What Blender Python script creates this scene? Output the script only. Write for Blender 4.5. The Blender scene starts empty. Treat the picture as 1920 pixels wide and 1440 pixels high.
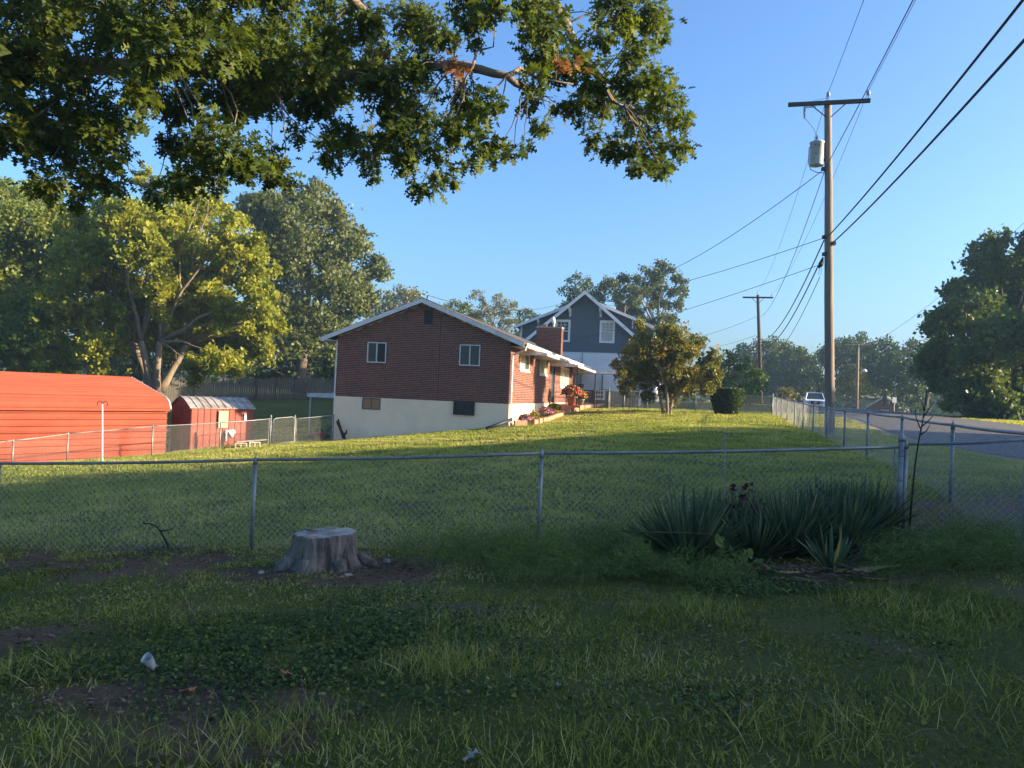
import bpy, bmesh, math, random
import numpy as np
from mathutils import Vector, Matrix
R = math.radians
random.seed(7); RNG = np.random.default_rng(7)
SC = bpy.context.scene
COL = SC.collection

# ------------------------------------------------------------------ camera
EYE = 1.6; FPX = 1442.0; ROLL = R(2.5); PITCH = 15.0 / FPX
_f = Vector((0, math.cos(PITCH), math.sin(PITCH)))
_u0 = Vector((0, -math.sin(PITCH), math.cos(PITCH)))
_r0 = Vector((1, 0, 0))
CR = _r0 * math.cos(ROLL) + _u0 * math.sin(ROLL)
CU = _u0 * math.cos(ROLL) - _r0 * math.sin(ROLL)
cam_data = bpy.data.cameras.new("camera"); cam = bpy.data.objects.new("camera", cam_data); COL.objects.link(cam)
cam_data.sensor_width = 36.0; cam_data.lens = 36.0 * FPX / 1920.0
cam_data.clip_start = 0.05; cam_data.clip_end = 3000
m = Matrix((CR, CU, -_f)).transposed().to_4x4(); m.translation = (0, 0, EYE)
cam.matrix_world = m
SC.camera = cam

# ------------------------------------------------------------------ world, sun, exposure
SUN_AZ, SUN_EL = R(96.5), R(15)          # compass bearing from the view axis (+Y), clockwise
world = bpy.data.worlds.new("World"); SC.world = world; world.use_nodes = True
wn = world.node_tree.nodes; wl = world.node_tree.links
bg = wn["Background"]; bg.inputs[1].default_value = 0.12
sky = wn.new("ShaderNodeTexSky"); sky.sky_type = 'NISHITA'; sky.sun_disc = False
sky.sun_elevation = SUN_EL; sky.sun_rotation = SUN_AZ
sky.altitude = 0; sky.air_density = 1.0; sky.dust_density = 3.0; sky.ozone_density = 6.0
wl.new(sky.outputs[0], bg.inputs[0])
sd = bpy.data.lights.new("sun", 'SUN'); sd.energy = 5.0; sd.angle = R(0.53); sd.color = (1.0, 0.80, 0.53)
sun = bpy.data.objects.new("sun", sd); COL.objects.link(sun)
TO_SUN = Vector((math.sin(SUN_AZ) * math.cos(SUN_EL), math.cos(SUN_AZ) * math.cos(SUN_EL), math.sin(SUN_EL)))
sun.rotation_euler = TO_SUN.to_track_quat('Z', 'Y').to_euler(); sun.location = (40, -5, 30)
vs = SC.view_settings; vs.view_transform = 'Standard'; vs.look = 'None'; vs.gamma = 1; vs.use_curve_mapping = False
vs.exposure = 1.75
SC.cycles.max_bounces = 6; SC.cycles.diffuse_bounces = 3; SC.cycles.glossy_bounces = 2
SC.cycles.transmission_bounces = 4; SC.cycles.transparent_max_bounces = 6
SC.cycles.caustics_reflective = False; SC.cycles.caustics_refractive = False

# ------------------------------------------------------------------ picture <-> place
def ray(px, py):
    d = _f + CR * ((px - 960) / FPX) + CU * ((720 - py) / FPX)
    return d / d.y
def P(px, py, y):
    d = ray(px, py); return Vector((d.x * y, y, EYE + d.z * y))

# ------------------------------------------------------------------ terrain (thin plate spline through surveyed points)
CT = [Vector((0, 0, 0)), Vector((-4, 0, -.18)), Vector((4, 0, .12)), Vector((0, -8, .1)), Vector((14, -5, .35)), Vector((-14, -5, -.7))]
for c in [(960, 1440, 3.25), (0, 1440, 3.4), (1920, 1440, 3.2), (477, 1030, 9.0), (1016, 1030, 8.8), (0, 1030, 9.2), (1690, 1008, 8.8),
          (600, 1062, 7.9), (1787, 937, 9.8), (1552, 823, 20.9), (1507, 806, 26.7), (1449, 780, 41), (1116, 767, 42), (1255, 776, 37),
          (1362, 777, 39), (955, 800, 31), (628, 826, 32.4), (507, 835, 30), (128, 866, 23.8), (287, 855, 25.6), (311, 852, 30.5), (355, 843, 30.6),
          (500, 750, 60), (310, 753, 58), (1068, 767, 46), (1216, 755, 55), (1100, 757, 56), (1556, 815, 22.5), (1763, 836, 22.2), (1920, 863, 16),
          (1660, 806, 29.5), (1600, 785, 36.5), (1535, 763, 60), (1850, 787, 45), (1920, 795, 38), (600, 790, 45), (800, 812, 31.8)]:
    CT.append(P(*c))
CT += [Vector((29.5, 75, 1.1)), Vector((45, 80, .6)), Vector((-40, 40, -2.2)), Vector((-40, 75, -.6)), Vector((0, 90, 1.0)), Vector((45, 20, .9)), Vector((40, -5, .6)), Vector((50, 50, 1.0))]
_X = np.array([(p.x, p.y) for p in CT]); _Z = np.array([p.z for p in CT])
def _phi(r2): return 0.5 * r2 * np.log(r2 + 1e-9)
_n = len(_X); _K = _phi(((_X[:, None] - _X[None]) ** 2).sum(2)) + np.eye(_n) * 0.4
_Pm = np.c_[np.ones(_n), _X]
_w = np.linalg.solve(np.r_[np.c_[_K, _Pm], np.c_[_Pm.T, np.zeros((3, 3))]], np.r_[_Z, 0, 0, 0])
def gza(x, y):
    x = np.asarray(x, float); y = np.asarray(y, float); sh = x.shape; x = x.ravel(); y = y.ravel(); z = np.empty_like(x)
    for i in range(0, len(x), 40000):
        q = np.c_[x[i:i+40000], y[i:i+40000]]
        z[i:i+40000] = _phi(((q[:, None] - _X[None]) ** 2).sum(2)) @ _w[:_n] + np.c_[np.ones(len(q)), q] @ _w[_n:]
    d = np.hypot(x, y - 30); t = np.clip((d - 75) / 60, 0, 1); t = t * t * (3 - 2 * t)
    z = z * (1 - t) + 0.2 * t - np.clip((d - 200) / 300, 0, 1) * 4
    nr = np.clip(1 - d / 60, 0, 1)
    z = z + nr * (.018 * np.sin(x * 2.3 + 1.2 * np.sin(y * 1.7)) * np.sin(y * 1.9 + .8) + .012 * np.sin(x * 5.1 + y * 3.3))
    return z.reshape(sh)
def gz(x, y): return float(gza(np.array([x]), np.array([y]))[0])
def G(x, y, dz=0.0): return Vector((x, y, gz(x, y) + dz))
def hit(px, py, y0=2.2, y1=160.0):
    d = ray(px, py); ys = np.geomspace(y0, y1, 500)
    h = EYE + d.z * ys - gza(d.x * ys, ys)
    i = int(np.argmax(h < 0)) if (h < 0).any() else len(ys) - 1
    y = ys[i]
    if i > 0:
        a, b = h[i-1], h[i]; y = ys[i-1] + (ys[i] - ys[i-1]) * (a / (a - b + 1e-12))
    return Vector((d.x * y, y, gz(d.x * y, y)))

# ------------------------------------------------------------------ value noise (numpy)
_perm = np.random.default_rng(3).random((256, 256))
def vnoise(x, y):
    xi = np.floor(x).astype(int); yi = np.floor(y).astype(int); fx = x - xi; fy = y - yi
    fx = fx * fx * (3 - 2 * fx); fy = fy * fy * (3 - 2 * fy)
    g = lambda a, b: _perm[a % 256, b % 256]
    return (g(xi, yi) * (1-fx) + g(xi+1, yi) * fx) * (1-fy) + (g(xi, yi+1) * (1-fx) + g(xi+1, yi+1) * fx) * fy
def fbm(x, y, o=4):
    s = 0; a = .5
    for i in range(o): s = s + a * vnoise(x * 2**i + 17 * i, y * 2**i + 5 * i); a *= .5
    return s

# ------------------------------------------------------------------ materials
MATS = {}
def nodes_of(name):
    mt = bpy.data.materials.new(name); mt.use_nodes = True
    return mt, mt.node_tree.nodes, mt.node_tree.links, mt.node_tree.nodes["Principled BSDF"]
def ramp(n, l, src, stops):
    r = n.new("ShaderNodeValToRGB"); e = r.color_ramp.elements
    while len(e) < len(stops): e.new(.5)
    for k, (p, c) in enumerate(stops): e[k].position = p; e[k].color = (*c, 1)
    l.new(src, r.inputs[0]); return r.outputs[0]
def noise_tex(n, l, scale, detail=6, rough=.6, coord=None, stretch=None, kind='noise'):
    tc = n.new("ShaderNodeTexCoord"); src = tc.outputs[coord or 'Object']
    if stretch:
        mp = n.new("ShaderNodeMapping"); mp.inputs['Scale'].default_value = stretch; l.new(src, mp.inputs[0]); src = mp.outputs[0]
    if kind == 'voronoi':
        t = n.new("ShaderNodeTexVoronoi"); t.inputs['Scale'].default_value = scale; l.new(src, t.inputs['Vector']); return t.outputs['Distance']
    t = n.new("ShaderNodeTexNoise"); t.inputs['Scale'].default_value = scale; t.inputs['Detail'].default_value = detail
    t.inputs['Roughness'].default_value = rough; l.new(src, t.inputs['Vector']); return t.outputs['Fac']
def mixc(n, l, fac, a, b, mode='MIX'):
    x = n.new("ShaderNodeMix"); x.data_type = 'RGBA'; x.blend_type = mode
    for s, v in ((0, fac), (6, a), (7, b)):
        if hasattr(v, 'is_linked') or hasattr(v, 'links'): l.new(v, x.inputs[s])
        elif isinstance(v, (int, float)): x.inputs[s].default_value = v
        else: x.inputs[s].default_value = (*v, 1)
    return x.outputs[2]
def mat(name, c1, c2=None, scale=3.0, rough=.7, metal=0.0, bump=0.0, bscale=None, stretch=None, dirt=None, dscale=.7, attr=None, spec=.3, det=6):
    """two-tone noise paint, optional shaped dirt, per-piece tint from attribute rnd, bump"""
    mt, n, l, b = nodes_of(name)
    c2 = c2 or tuple(x * .8 for x in c1)
    f = noise_tex(n, l, scale, det, .65, stretch=stretch)
    col = ramp(n, l, f, [(.32, c1), (.68, c2)])
    if attr:
        a = n.new("ShaderNodeAttribute"); a.attribute_name = 'rnd'
        t = ramp(n, l, a.outputs['Fac'], attr)
        col = mixc(n, l, 1.0, col, t, 'MULTIPLY')
    if dirt:
        d = ramp(n, l, noise_tex(n, l, dscale, 8, .7), [(.5, (0, 0, 0)), (.72, (1, 1, 1))])
        col = mixc(n, l, d, col, dirt)
    l.new(col, b.inputs['Base Color']); b.inputs['Roughness'].default_value = rough; b.inputs['Metallic'].default_value = metal
    b.inputs['Specular IOR Level'].default_value = spec
    if bump:
        bp = n.new("ShaderNodeBump"); bp.inputs['Strength'].default_value = bump; bp.inputs['Distance'].default_value = .02
        l.new(noise_tex(n, l, bscale or scale * 4, 6, .7, stretch=stretch), bp.inputs['Height']); l.new(bp.outputs[0], b.inputs['Normal'])
    MATS[name] = mt; return mt
def leafmat(name, stops, trans=.35, rough=.5, spec=.35, tint=(1.15, 1.1, .5)):
    mt, n, l, b = nodes_of(name)
    a = n.new("ShaderNodeAttribute"); a.attribute_name = 'rnd'
    col = ramp(n, l, a.outputs['Fac'], stops)
    l.new(col, b.inputs['Base Color']); b.inputs['Roughness'].default_value = rough; b.inputs['Specular IOR Level'].default_value = spec
    tr = n.new("ShaderNodeBsdfTranslucent"); l.new(mixc(n, l, 1.0, col, tint, 'MULTIPLY'), tr.inputs[0])
    mx = n.new("ShaderNodeMixShader"); mx.inputs[0].default_value = trans
    l.new(b.outputs[0], mx.inputs[1]); l.new(tr.outputs[0], mx.inputs[2]); l.new(mx.outputs[0], n["Material Output"].inputs[0])
    MATS[name] = mt; return mt

# ------------------------------------------------------------------ objects
def tag(o, label=None, cat=None, group=None, kind=None):
    if label: o["label"] = label
    if cat: o["category"] = cat
    if group: o["group"] = group
    if kind: o["kind"] = kind
    return o
def thing(name, label, cat, loc=(0, 0, 0), rz=0.0, group=None):
    o = bpy.data.objects.new(name, None); COL.objects.link(o); o.location = loc; o.rotation_euler = (0, 0, rz); o.empty_display_size = .2
    return tag(o, label, cat, group)
def top(o):
    while o.parent: o = o.parent
    return o
def root_inv(o):
    t = top(o); return (Matrix.Translation(t.location) @ Matrix.Rotation(t.rotation_euler[2], 4, 'Z')).inverted()
def npmesh(name, V, F, mt, parent=None, rnd=None, local=False, smooth=False):
    """V (n,3), F (m,k) with one k"""
    V = np.asarray(V, np.float32).reshape(-1, 3); F = np.asarray(F, np.int32)
    if parent is not None and not local:
        M = np.array(root_inv(parent)); V = V @ M[:3, :3].T.astype(np.float32) + M[:3, 3].astype(np.float32)
    me = bpy.data.meshes.new(name); me.vertices.add(len(V)); me.vertices.foreach_set("co", V.ravel())
    k = F.shape[1]; me.loops.add(F.size); me.loops.foreach_set("vertex_index", F.ravel())
    me.polygons.add(len(F)); me.polygons.foreach_set("loop_start", np.arange(len(F), dtype=np.int32) * k)
    if smooth: me.polygons.foreach_set("use_smooth", np.ones(len(F), bool))
    me.update(calc_edges=True)
    if rnd is not None:
        at = me.attributes.new('rnd', 'FLOAT', 'POINT'); at.data.foreach_set('value', np.asarray(rnd, np.float32))
    me.materials.append(MATS[mt] if isinstance(mt, str) else mt)
    o = bpy.data.objects.new(name, me); COL.objects.link(o)
    if parent is not None: o.parent = parent
    return o
class MB:
    def __init__(s): s.v = []; s.f = []; s.r = []
    def add(s, vs, fs, r=None):
        b = len(s.v); s.v += [tuple(x) for x in vs]; s.f += [tuple(b + i for i in f) for f in fs]; s.r += [random.random() if r is None else r] * len(vs)
        return s
    def box(s, x0, x1, y0, y1, z0, z1, M=None, r=None):
        vs = [Vector(p) for p in ((x0, y0, z0), (x1, y0, z0), (x1, y1, z0), (x0, y1, z0), (x0, y0, z1), (x1, y0, z1), (x1, y1, z1), (x0, y1, z1))]
        if M is not None: vs = [M @ p for p in vs]
        return s.add(vs, [(0, 3, 2, 1), (4, 5, 6, 7), (0, 1, 5, 4), (1, 2, 6, 5), (2, 3, 7, 6), (3, 0, 4, 7)], r)
    def prism(s, poly, d0, d1, axis='y', r=None):
        """poly list of 2-D points; extruded along axis from d0 to d1"""
        n = len(poly)
        mk = {'y': lambda p, d: (p[0], d, p[1]), 'x': lambda p, d: (d, p[0], p[1]), 'z': lambda p, d: (p[0], p[1], d)}[axis]
        vs = [mk(p, d0) for p in poly] + [mk(p, d1) for p in poly]
        fs = [tuple(range(n)), tuple(range(2*n-1, n-1, -1))] + [(i, n+i, n+(i+1) % n, (i+1) % n) for i in range(n)]
        return s.add(vs, fs, r)
    def tube(s, pts, rad, n=8, caps=True, r=None):
        pts = [Vector(p) for p in pts]; k = len(pts)
        if not hasattr(rad, '__len__'): rad = [rad] * k
        vs = []; up = Vector((.13, .21, 1)).normalized(); pr = None
        for i, p in enumerate(pts):
            t = (pts[min(i+1, k-1)] - pts[max(i-1, 0)]).normalized()
            if pr is None:
                a = t.cross(up if abs(t.z) < .95 else Vector((1, 0, 0))).normalized()
            else:
                a = (pr - t * pr.dot(t)).normalized()
            pr = a; b = t.cross(a)
            vs += [p + (a * math.cos(2*math.pi*j/n) + b * math.sin(2*math.pi*j/n)) * rad[i] for j in range(n)]
        fs = [(i*n+j, i*n+(j+1) % n, (i+1)*n+(j+1) % n, (i+1)*n+j) for i in range(k-1) for j in range(n)]
        if caps: fs += [tuple(range(n-1, -1, -1)), tuple((k-1)*n+j for j in range(n))]
        return s.add(vs, fs, r)
    def lathe(s, prof, c=(0, 0, 0), n=16, r=None, wob=None):
        """prof list of (radius, z)"""
        vs = []
        for i, (q, z) in enumerate(prof):
            for j in range(n):
                a = 2*math.pi*j/n; w = wob(a, z) if wob else 1
                vs.append((c[0] + q*w*math.cos(a), c[1] + q*w*math.sin(a), c[2] + z))
        k = len(prof)
        fs = [(i*n+j, i*n+(j+1) % n, (i+1)*n+(j+1) % n, (i+1)*n+j) for i in range(k-1) for j in range(n)]
        fs += [tuple(range(n-1, -1, -1)), tuple((k-1)*n+j for j in range(n))]
        return s.add(vs, fs, r)
    def ball(s, c, rx, ry=None, rz=None, n=8, m=6):
        ry = ry or rx; rz = rz or rx; vs = [(c[0], c[1], c[2]-rz)]
        for i in range(1, m):
            t = math.pi*i/m
            vs += [(c[0] + rx*math.sin(t)*math.cos(2*math.pi*j/n), c[1] + ry*math.sin(t)*math.sin(2*math.pi*j/n), c[2] - rz*math.cos(t)) for j in range(n)]
        vs.append((c[0], c[1], c[2]+rz)); L = len(vs)-1
        fs = [(0, 1+(j+1) % n, 1+j) for j in range(n)] + [(L, L-n+j, L-n+(j+1) % n) for j in range(n)]
        fs += [(1+i*n+j, 1+i*n+(j+1) % n, 1+(i+1)*n+(j+1) % n, 1+(i+1)*n+j) for i in range(m-2) for j in range(n)]
        return s.add(vs, fs)
    def build(s, name, mt, parent=None, local=False, smooth=False, kind=None):
        me = bpy.data.meshes.new(name); V = [Vector(p) for p in s.v]
        if parent is not None and not local:
            M = root_inv(parent); V = [M @ p for p in V]
        me.from_pydata([tuple(p) for p in V], [], s.f)
        at = me.attributes.new('rnd', 'FLOAT', 'POINT'); at.data.foreach_set('value', np.array(s.r, np.float32))
        if smooth: me.polygons.foreach_set("use_smooth", np.ones(len(me.polygons), bool))
        me.update(); me.materials.append(MATS[mt])
        o = bpy.data.objects.new(name, me); COL.objects.link(o)
        if parent is not None: o.parent = parent
        if kind: o["kind"] = kind
        return o
def origin_to_base(o, loc):
    """give a single-mesh top-level object an origin at its base"""
    loc = Vector(loc); o.data.transform(Matrix.Translation(-loc)); o.location = loc; return o
def dup(o, loc=None, rz=None, scale=None, parent=None, label=None):
    c = o.copy(); COL.objects.link(c); c.parent = parent
    if loc is not None: c.location = loc
    if rz is not None: c.rotation_euler = (0, 0, rz)
    if scale is not None: c.scale = (scale,) * 3 if not hasattr(scale, '__len__') else scale
    if label: c["label"] = label
    for ch in list(o.children): dup(ch, parent=c)
    return c

# ------------------------------------------------------------------ leaves
def tmpl(verts, faces): return np.array(verts, float), np.array(faces, int)
T_DIAMOND = tmpl([(0, 0, 0), (.34, .45, .06), (0, 1, -.05), (-.34, .45, .06)], [(0, 1, 2, 3)])
def _oak():
    half = [(0, 0), (.04, .20), (.40, .24), (.07, .44), (.46, .62), (.06, .70), (.2, .92), (0, 1.04)]
    v = [(x, y, .10 * abs(x)) for x, y in half] + [(-x, y, .10 * abs(x)) for x, y in half[-2:0:-1]]
    return tmpl(v, [tuple(range(len(v)))])
T_OAK = _oak()
def _star():
    half = [(0, 0), (.30, .02), (.22, .2), (.52, .38), (.24, .52), (.3, .78), (0, 1)]
    v = [(x, y, .12 * abs(x)) for x, y in half] + [(-x, y, .12 * abs(x)) for x, y in half[-2:0:-1]]
    return tmpl(v, [tuple(range(len(v)))])
T_MAPLE = _star()
T_HEART = tmpl([(0, .06, 0), (.28, -.05, .05), (.5, .18, .1), (.4, .55, .07), (0, 1, 0), (-.4, .55, .07), (-.5, .18, .1), (-.28, -.05, .05)], [tuple(range(8))])
T_IVY = tmpl([(0, 0, 0), (.46, .12, .1), (.30, .6, .06), (0, 1, 0), (-.30, .6, .06), (-.46, .12, .1)], [tuple(range(6))])
T_BLADE = tmpl([(-.5, 0, 0), (.5, 0, 0), (-.38, .55, .1), (.38, .55, .1), (0, 1, .38)], [(0, 1, 3), (0, 3, 2), (2, 3, 4)])
T_TRI = tmpl([(-.5, 0, 0), (.5, 0, 0), (0, 1, .22)], [(0, 1, 2)])
def _spray(k, seed, spread=.9):
    r = np.random.default_rng(seed); V = []; F = []
    for i in range(k):
        a = r.normal(size=3); a /= np.linalg.norm(a); n = np.cross(a, r.normal(size=3)); n /= np.linalg.norm(n); b = np.cross(a, n)
        p = r.normal(size=3) * .42 * spread; L = .62 + .3 * r.random(); w = .24 + .1 * r.random()
        o = len(V); V += [p, p + a*L*.45 + b*w, p + a*L + n*.06, p + a*L*.45 - b*w]; F.append((o, o+1, o+2, o+3))
    return np.array(V), np.array(F)
T_SPRAY = _spray(5, 4)
def unit(a): return a / (np.linalg.norm(a, axis=1, keepdims=True) + 1e-9)
def scatter(name, pts, axis, nrm, size, T, mt, parent=None, rnd=None, width=None, local=False, kind=None):
    tv, tf = T; a = unit(axis); b = unit(np.cross(a, nrm) + 1e-6); n = np.cross(b, a); N = len(pts)
    size = np.broadcast_to(np.asarray(size, float), (N,)); w = size if width is None else np.broadcast_to(np.asarray(width, float), (N,))
    V = pts[:, None] + (w[:, None] * tv[None, :, 0])[..., None] * b[:, None] + (size[:, None] * tv[None, :, 1])[..., None] * a[:, None] \
        + (size[:, None] * tv[None, :, 2])[..., None] * n[:, None]
    F = (np.arange(N) * len(tv))[:, None, None] + tf[None]
    rnd = RNG.random(N) if rnd is None else rnd
    o = npmesh(name, V.reshape(-1, 3), F.reshape(-1, tf.shape[1]), mt, parent, np.repeat(rnd, len(tv)), local)
    if kind: o["kind"] = kind
    return o
def crown_points(lobes, per, sub=7, flat=.95, rng=RNG, shell=.5, subr=.4, tone=True):
    """lobes: (centre, radius or (rx,ry,rz)); returns points, outward directions and a tone that belongs to the clump"""
    Ps = []; Os = []; Ts = []
    for c, r in lobes:
        r = np.array(r if hasattr(r, '__len__') else (r, r, r*flat), float) * (.85 + .3*rng.random(3)); c = np.array(c, float) + rng.normal(size=3)*np.mean(r)*.18
        d = rng.normal(size=(sub, 3)); d[:, 2] += .25; d = unit(d)
        rad = shell + (1 - shell) * rng.random((sub, 1)) ** .6
        cs = c + d * rad * r * .85
        npc = max(3, int(per * (np.mean(r) ** 2) / sub))
        lt = rng.random()
        for k in range(sub):
            g = rng.normal(size=(npc, 3)); g = np.where(rng.random((npc, 1)) < .22, g * .72, unit(g) * (rng.random((npc, 1)) ** .45))
            p = cs[k] + g * r * subr * (.7 + .6*rng.random()) * np.array((1, 1, .9))
            Ps.append(p); Os.append(unit(p - c) * .7 + g * .6); Ts.append(np.clip(.2 * lt + .25 * rng.random() + .55 * rng.random(npc), 0, 1))
    return np.concatenate(Ps), np.concatenate(Os), np.concatenate(Ts)
def leaf_frames(P_, O_, droop=.35, rng=RNG, jit=.7):
    ax = O_ + rng.normal(size=P_.shape) * jit; ax[:, 2] -= droop
    nr = rng.normal(size=P_.shape) * .55 + O_ * .5; nr[:, 2] += .7
    return ax, nr
def bend(a, b, k=6, sag=.0, wob=.06, rng=random):
    a = Vector(a); b = Vector(b); L = (b-a).length; out = []
    off = Vector((rng.uniform(-1, 1), rng.uniform(-1, 1), rng.uniform(-.4, .8))) * L * wob
    for i in range(k+1):
        t = i/k; p = a.lerp(b, t) + off * math.sin(math.pi*t) + Vector((0, 0, sag * L * math.sin(math.pi*t)))
        if 0 < i < k: p += Vector((rng.uniform(-1, 1), rng.uniform(-1, 1), rng.uniform(-1, 1))) * L * wob * .25
        out.append(p)
    return out
def make_tree(name, label, base, lobes, leaf, size, per, T=T_SPRAY, bark='bark', trunk_r=.25, fork=.3, stems=1, twigs=3, seed=1, group=None,
              cat='tree', droop=.35, sub=13, spread=.5, shell=.5, subr=.4, top_z=None, jit=.7, dens=4.2, lsz=.8):
    per *= dens; size *= lsz
    rng = np.random.default_rng(seed); pr = random.Random(seed)
    base = Vector(base); t = thing(name, label, cat, base, group=group)
    C = [(Vector(c), (max(r) if hasattr(r, '__len__') else r)) for c, r in lobes]
    mean = sum((c for c, r in C), Vector()) / len(C); zt = top_z or max(c.z for c, r in C)
    mb = MB(); forks = []
    for s in range(stems):
        a = 2*math.pi*s/stems + pr.random(); o = Vector((math.cos(a), math.sin(a), 0)) * (trunk_r*.7 if stems > 1 else 0)
        H = (zt - base.z)
        f = base + o + Vector((math.cos(a)*spread*(stems > 1), math.sin(a)*spread*(stems > 1), H*fork))
        f.x += (mean.x-base.x)*fork*.8; f.y += (mean.y-base.y)*fork*.8
        pts = bend(base + o - Vector((0, 0, .3)), f, 6, wob=.03, rng=pr); rr = trunk_r * (1 if stems == 1 else .62)
        rad = [rr*(1.35 if i == 0 else 1.12 if i == 1 else 1 - .3*i/6) for i in range(7)]
        mb.tube(pts, rad, 9); forks.append((f, rad[-1], a))
    for c, r in C:
        f = min(forks, key=lambda q: (q[0]-c).length + pr.random()*.5); d = (c-f[0]).length
        r0 = min(f[1]*.8, .015 + .022*d**.75)
        path = bend(f[0], c, 6, sag=.08, wob=.08, rng=pr)
        mb.tube(path, [max(.012, r0*(1-.8*i/6)) for i in range(7)], 6)
        for k in range(twigs):
            i = pr.randint(3, 6); dv = Vector((pr.gauss(0, 1), pr.gauss(0, 1), pr.gauss(.3, .8))).normalized()
            mb.tube(bend(path[i], c + dv*r*.8, 4, wob=.1, rng=pr), [max(.008, r0*.35*(1-.75*j/4)) for j in range(5)], 4)
    mb.build('trunk', bark, t, smooth=True)
    Ps, Os, Ts = crown_points([(tuple(c), r) for c, r in lobes], per, sub=sub, rng=rng, shell=shell, subr=subr)
    ax, nr = leaf_frames(Ps, Os, droop, rng, jit)
    scatter('crown', Ps, ax, nr, size * (.7 + .6 * rng.random(len(Ps))), T, leaf, t, Ts)
    return t

# ------------------------------------------------------------------ material library
def ground_mat():
    mt, n, l, b = nodes_of('ground_soil_and_grass')
    a = n.new("ShaderNodeAttribute"); a.attribute_name = 'rnd'          # share of bare soil
    f1 = noise_tex(n, l, .35, 5, .6); f2 = noise_tex(n, l, 9, 8, .75); f3 = noise_tex(n, l, 60, 4, .7, stretch=(1, .35, 1))
    g = ramp(n, l, f1, [(.3, (.050, .060, .014)), (.5, (.085, .092, .021)), (.72, (.13, .125, .038))])
    g = mixc(n, l, ramp(n, l, f2, [(.35, (0, 0, 0)), (.7, (1, 1, 1))]), g, (.075, .088, .02))
    g = mixc(n, l, ramp(n, l, f3, [(.45, (0, 0, 0)), (.75, (.6, .6, .6))]), g, (.19, .185, .065))
    d = ramp(n, l, noise_tex(n, l, 14, 10, .8), [(.3, (.085, .055, .032)), (.55, (.15, .105, .066)), (.75, (.23, .18, .125))])
    am = n.new("ShaderNodeMath"); am.operation = 'ADD'; l.new(a.outputs['Fac'], am.inputs[0])
    sm = n.new("ShaderNodeMath"); sm.operation = 'MULTIPLY_ADD'; sm.inputs[1].default_value = .7; sm.inputs[2].default_value = -.35
    l.new(f2, sm.inputs[0]); l.new(sm.outputs[0], am.inputs[1])
    fac = ramp(n, l, am.outputs[0], [(.38, (0, 0, 0)), (.62, (1, 1, 1))])
    l.new(mixc(n, l, fac, g, d), b.inputs['Base Color']); b.inputs['Roughness'].default_value = .95; b.inputs['Specular IOR Level'].default_value = .1
    bp = n.new("ShaderNodeBump"); bp.inputs['Strength'].default_value = .9; bp.inputs['Distance'].default_value = .05
    l.new(noise_tex(n, l, 38, 8, .75), bp.inputs['Height']); l.new(bp.outputs[0], b.inputs['Normal'])
    MATS['ground'] = mt
ground_mat()
BV = [(0, (.62, .55, .52)), (.5, (1, 1, 1)), (1, (1.25, 1.12, 1.05))]
mat('brick', (.185, .056, .036), (.125, .040, .029), 14, .85, attr=[(0, (.55, .5, .5)), (.45, (.95, .95, .95)), (1, (1.3, 1.2, 1.1))], bump=.3)
mat('mortar', (.42, .34, .28), (.34, .28, .23), 20, .95, bump=.3)
mat('foundation', (.86, .68, .48), (.80, .63, .44), 1.5, .9, bump=.2, bscale=9, dirt=(.70, .57, .43), dscale=.6)
mat('white_trim', (.72, .70, .66), (.62, .60, .56), 2.5, .5, dirt=(.42, .39, .33), dscale=1.3)
mat('cream_trim', (.82, .76, .62), (.74, .68, .54), 2.5, .5)
mat('soffit', (.46, .42, .37), (.40, .36, .32), 5, .7)
mat('shingle', (.10, .085, .075), (.065, .058, .055), 30, .95, bump=.4)
mat('alu_frame', (.62, .62, .60), (.52, .52, .50), 6, .4, metal=.3)
mat('dark_frame', (.02, .02, .022), (.03, .03, .032), 8, .5)
mat('plywood', (.34, .19, .10), (.24, .13, .07), 3, .8, stretch=(1, 1, 6))
mat('iron', (.018, .018, .02), (.03, .027, .025), 10, .6)
mat('gutter', (.80, .76, .66), (.70, .66, .56), 4, .35)
mat('curtain', (.55, .52, .42), (.44, .42, .34), 7, .9, stretch=(8, 8, .5))
mat('slate_siding', (.115, .135, .155), (.10, .118, .135), 2, .65)
mat('white_siding', (.88, .84, .77), (.84, .80, .74), 1.2, .6, dirt=(.70, .70, .68), dscale=.8)
mat('grey_base', (.12, .12, .125), (.09, .09, .095), 2, .85, bump=.3)
mat('roof_grey', (.17, .155, .15), (.12, .11, .11), 16, .95)
mat('red_metal', (.285, .070, .040), (.25, .058, .033), 1.2, .7, dirt=(.215, .052, .031), dscale=.5, spec=.06)
mat('shed_red', (.27, .052, .032), (.22, .042, .027), 2, .5, dirt=(.26, .06, .04), dscale=.9)
mat('shed_roof', (.42, .40, .37), (.30, .27, .24), 3, .5, metal=.2, dirt=(.2, .14, .1), dscale=1.5)
mat('galv', (.27, .28, .27), (.19, .20, .19), 9, .5, metal=.45, dirt=(.11, .11, .10), dscale=2.5)
mat('galv_wire', (.42, .43, .41), (.28, .29, .28), 12, .5, metal=.35)
mat('fence_wood', (.165, .145, .115), (.105, .095, .078), 6, .9, stretch=(1, 1, .15), attr=BV)
mat('pole_wood', (.27, .21, .155), (.17, .132, .10), 9, .9, stretch=(1, 1, .06), bump=.5, bscale=22)
mat('pole_dark', (.085, .062, .048), (.05, .04, .034), 9, .9, stretch=(1, 1, .06), bump=.4)
mat('cable', (.012, .012, .014), (.02, .02, .022), 5, .6)
mat('porcelain', (.35, .33, .31), (.28, .26, .25), 6, .25)
mat('transformer', (.52, .54, .53), (.45, .47, .46), 3, .4, dirt=(.3, .25, .2), dscale=3)
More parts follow.
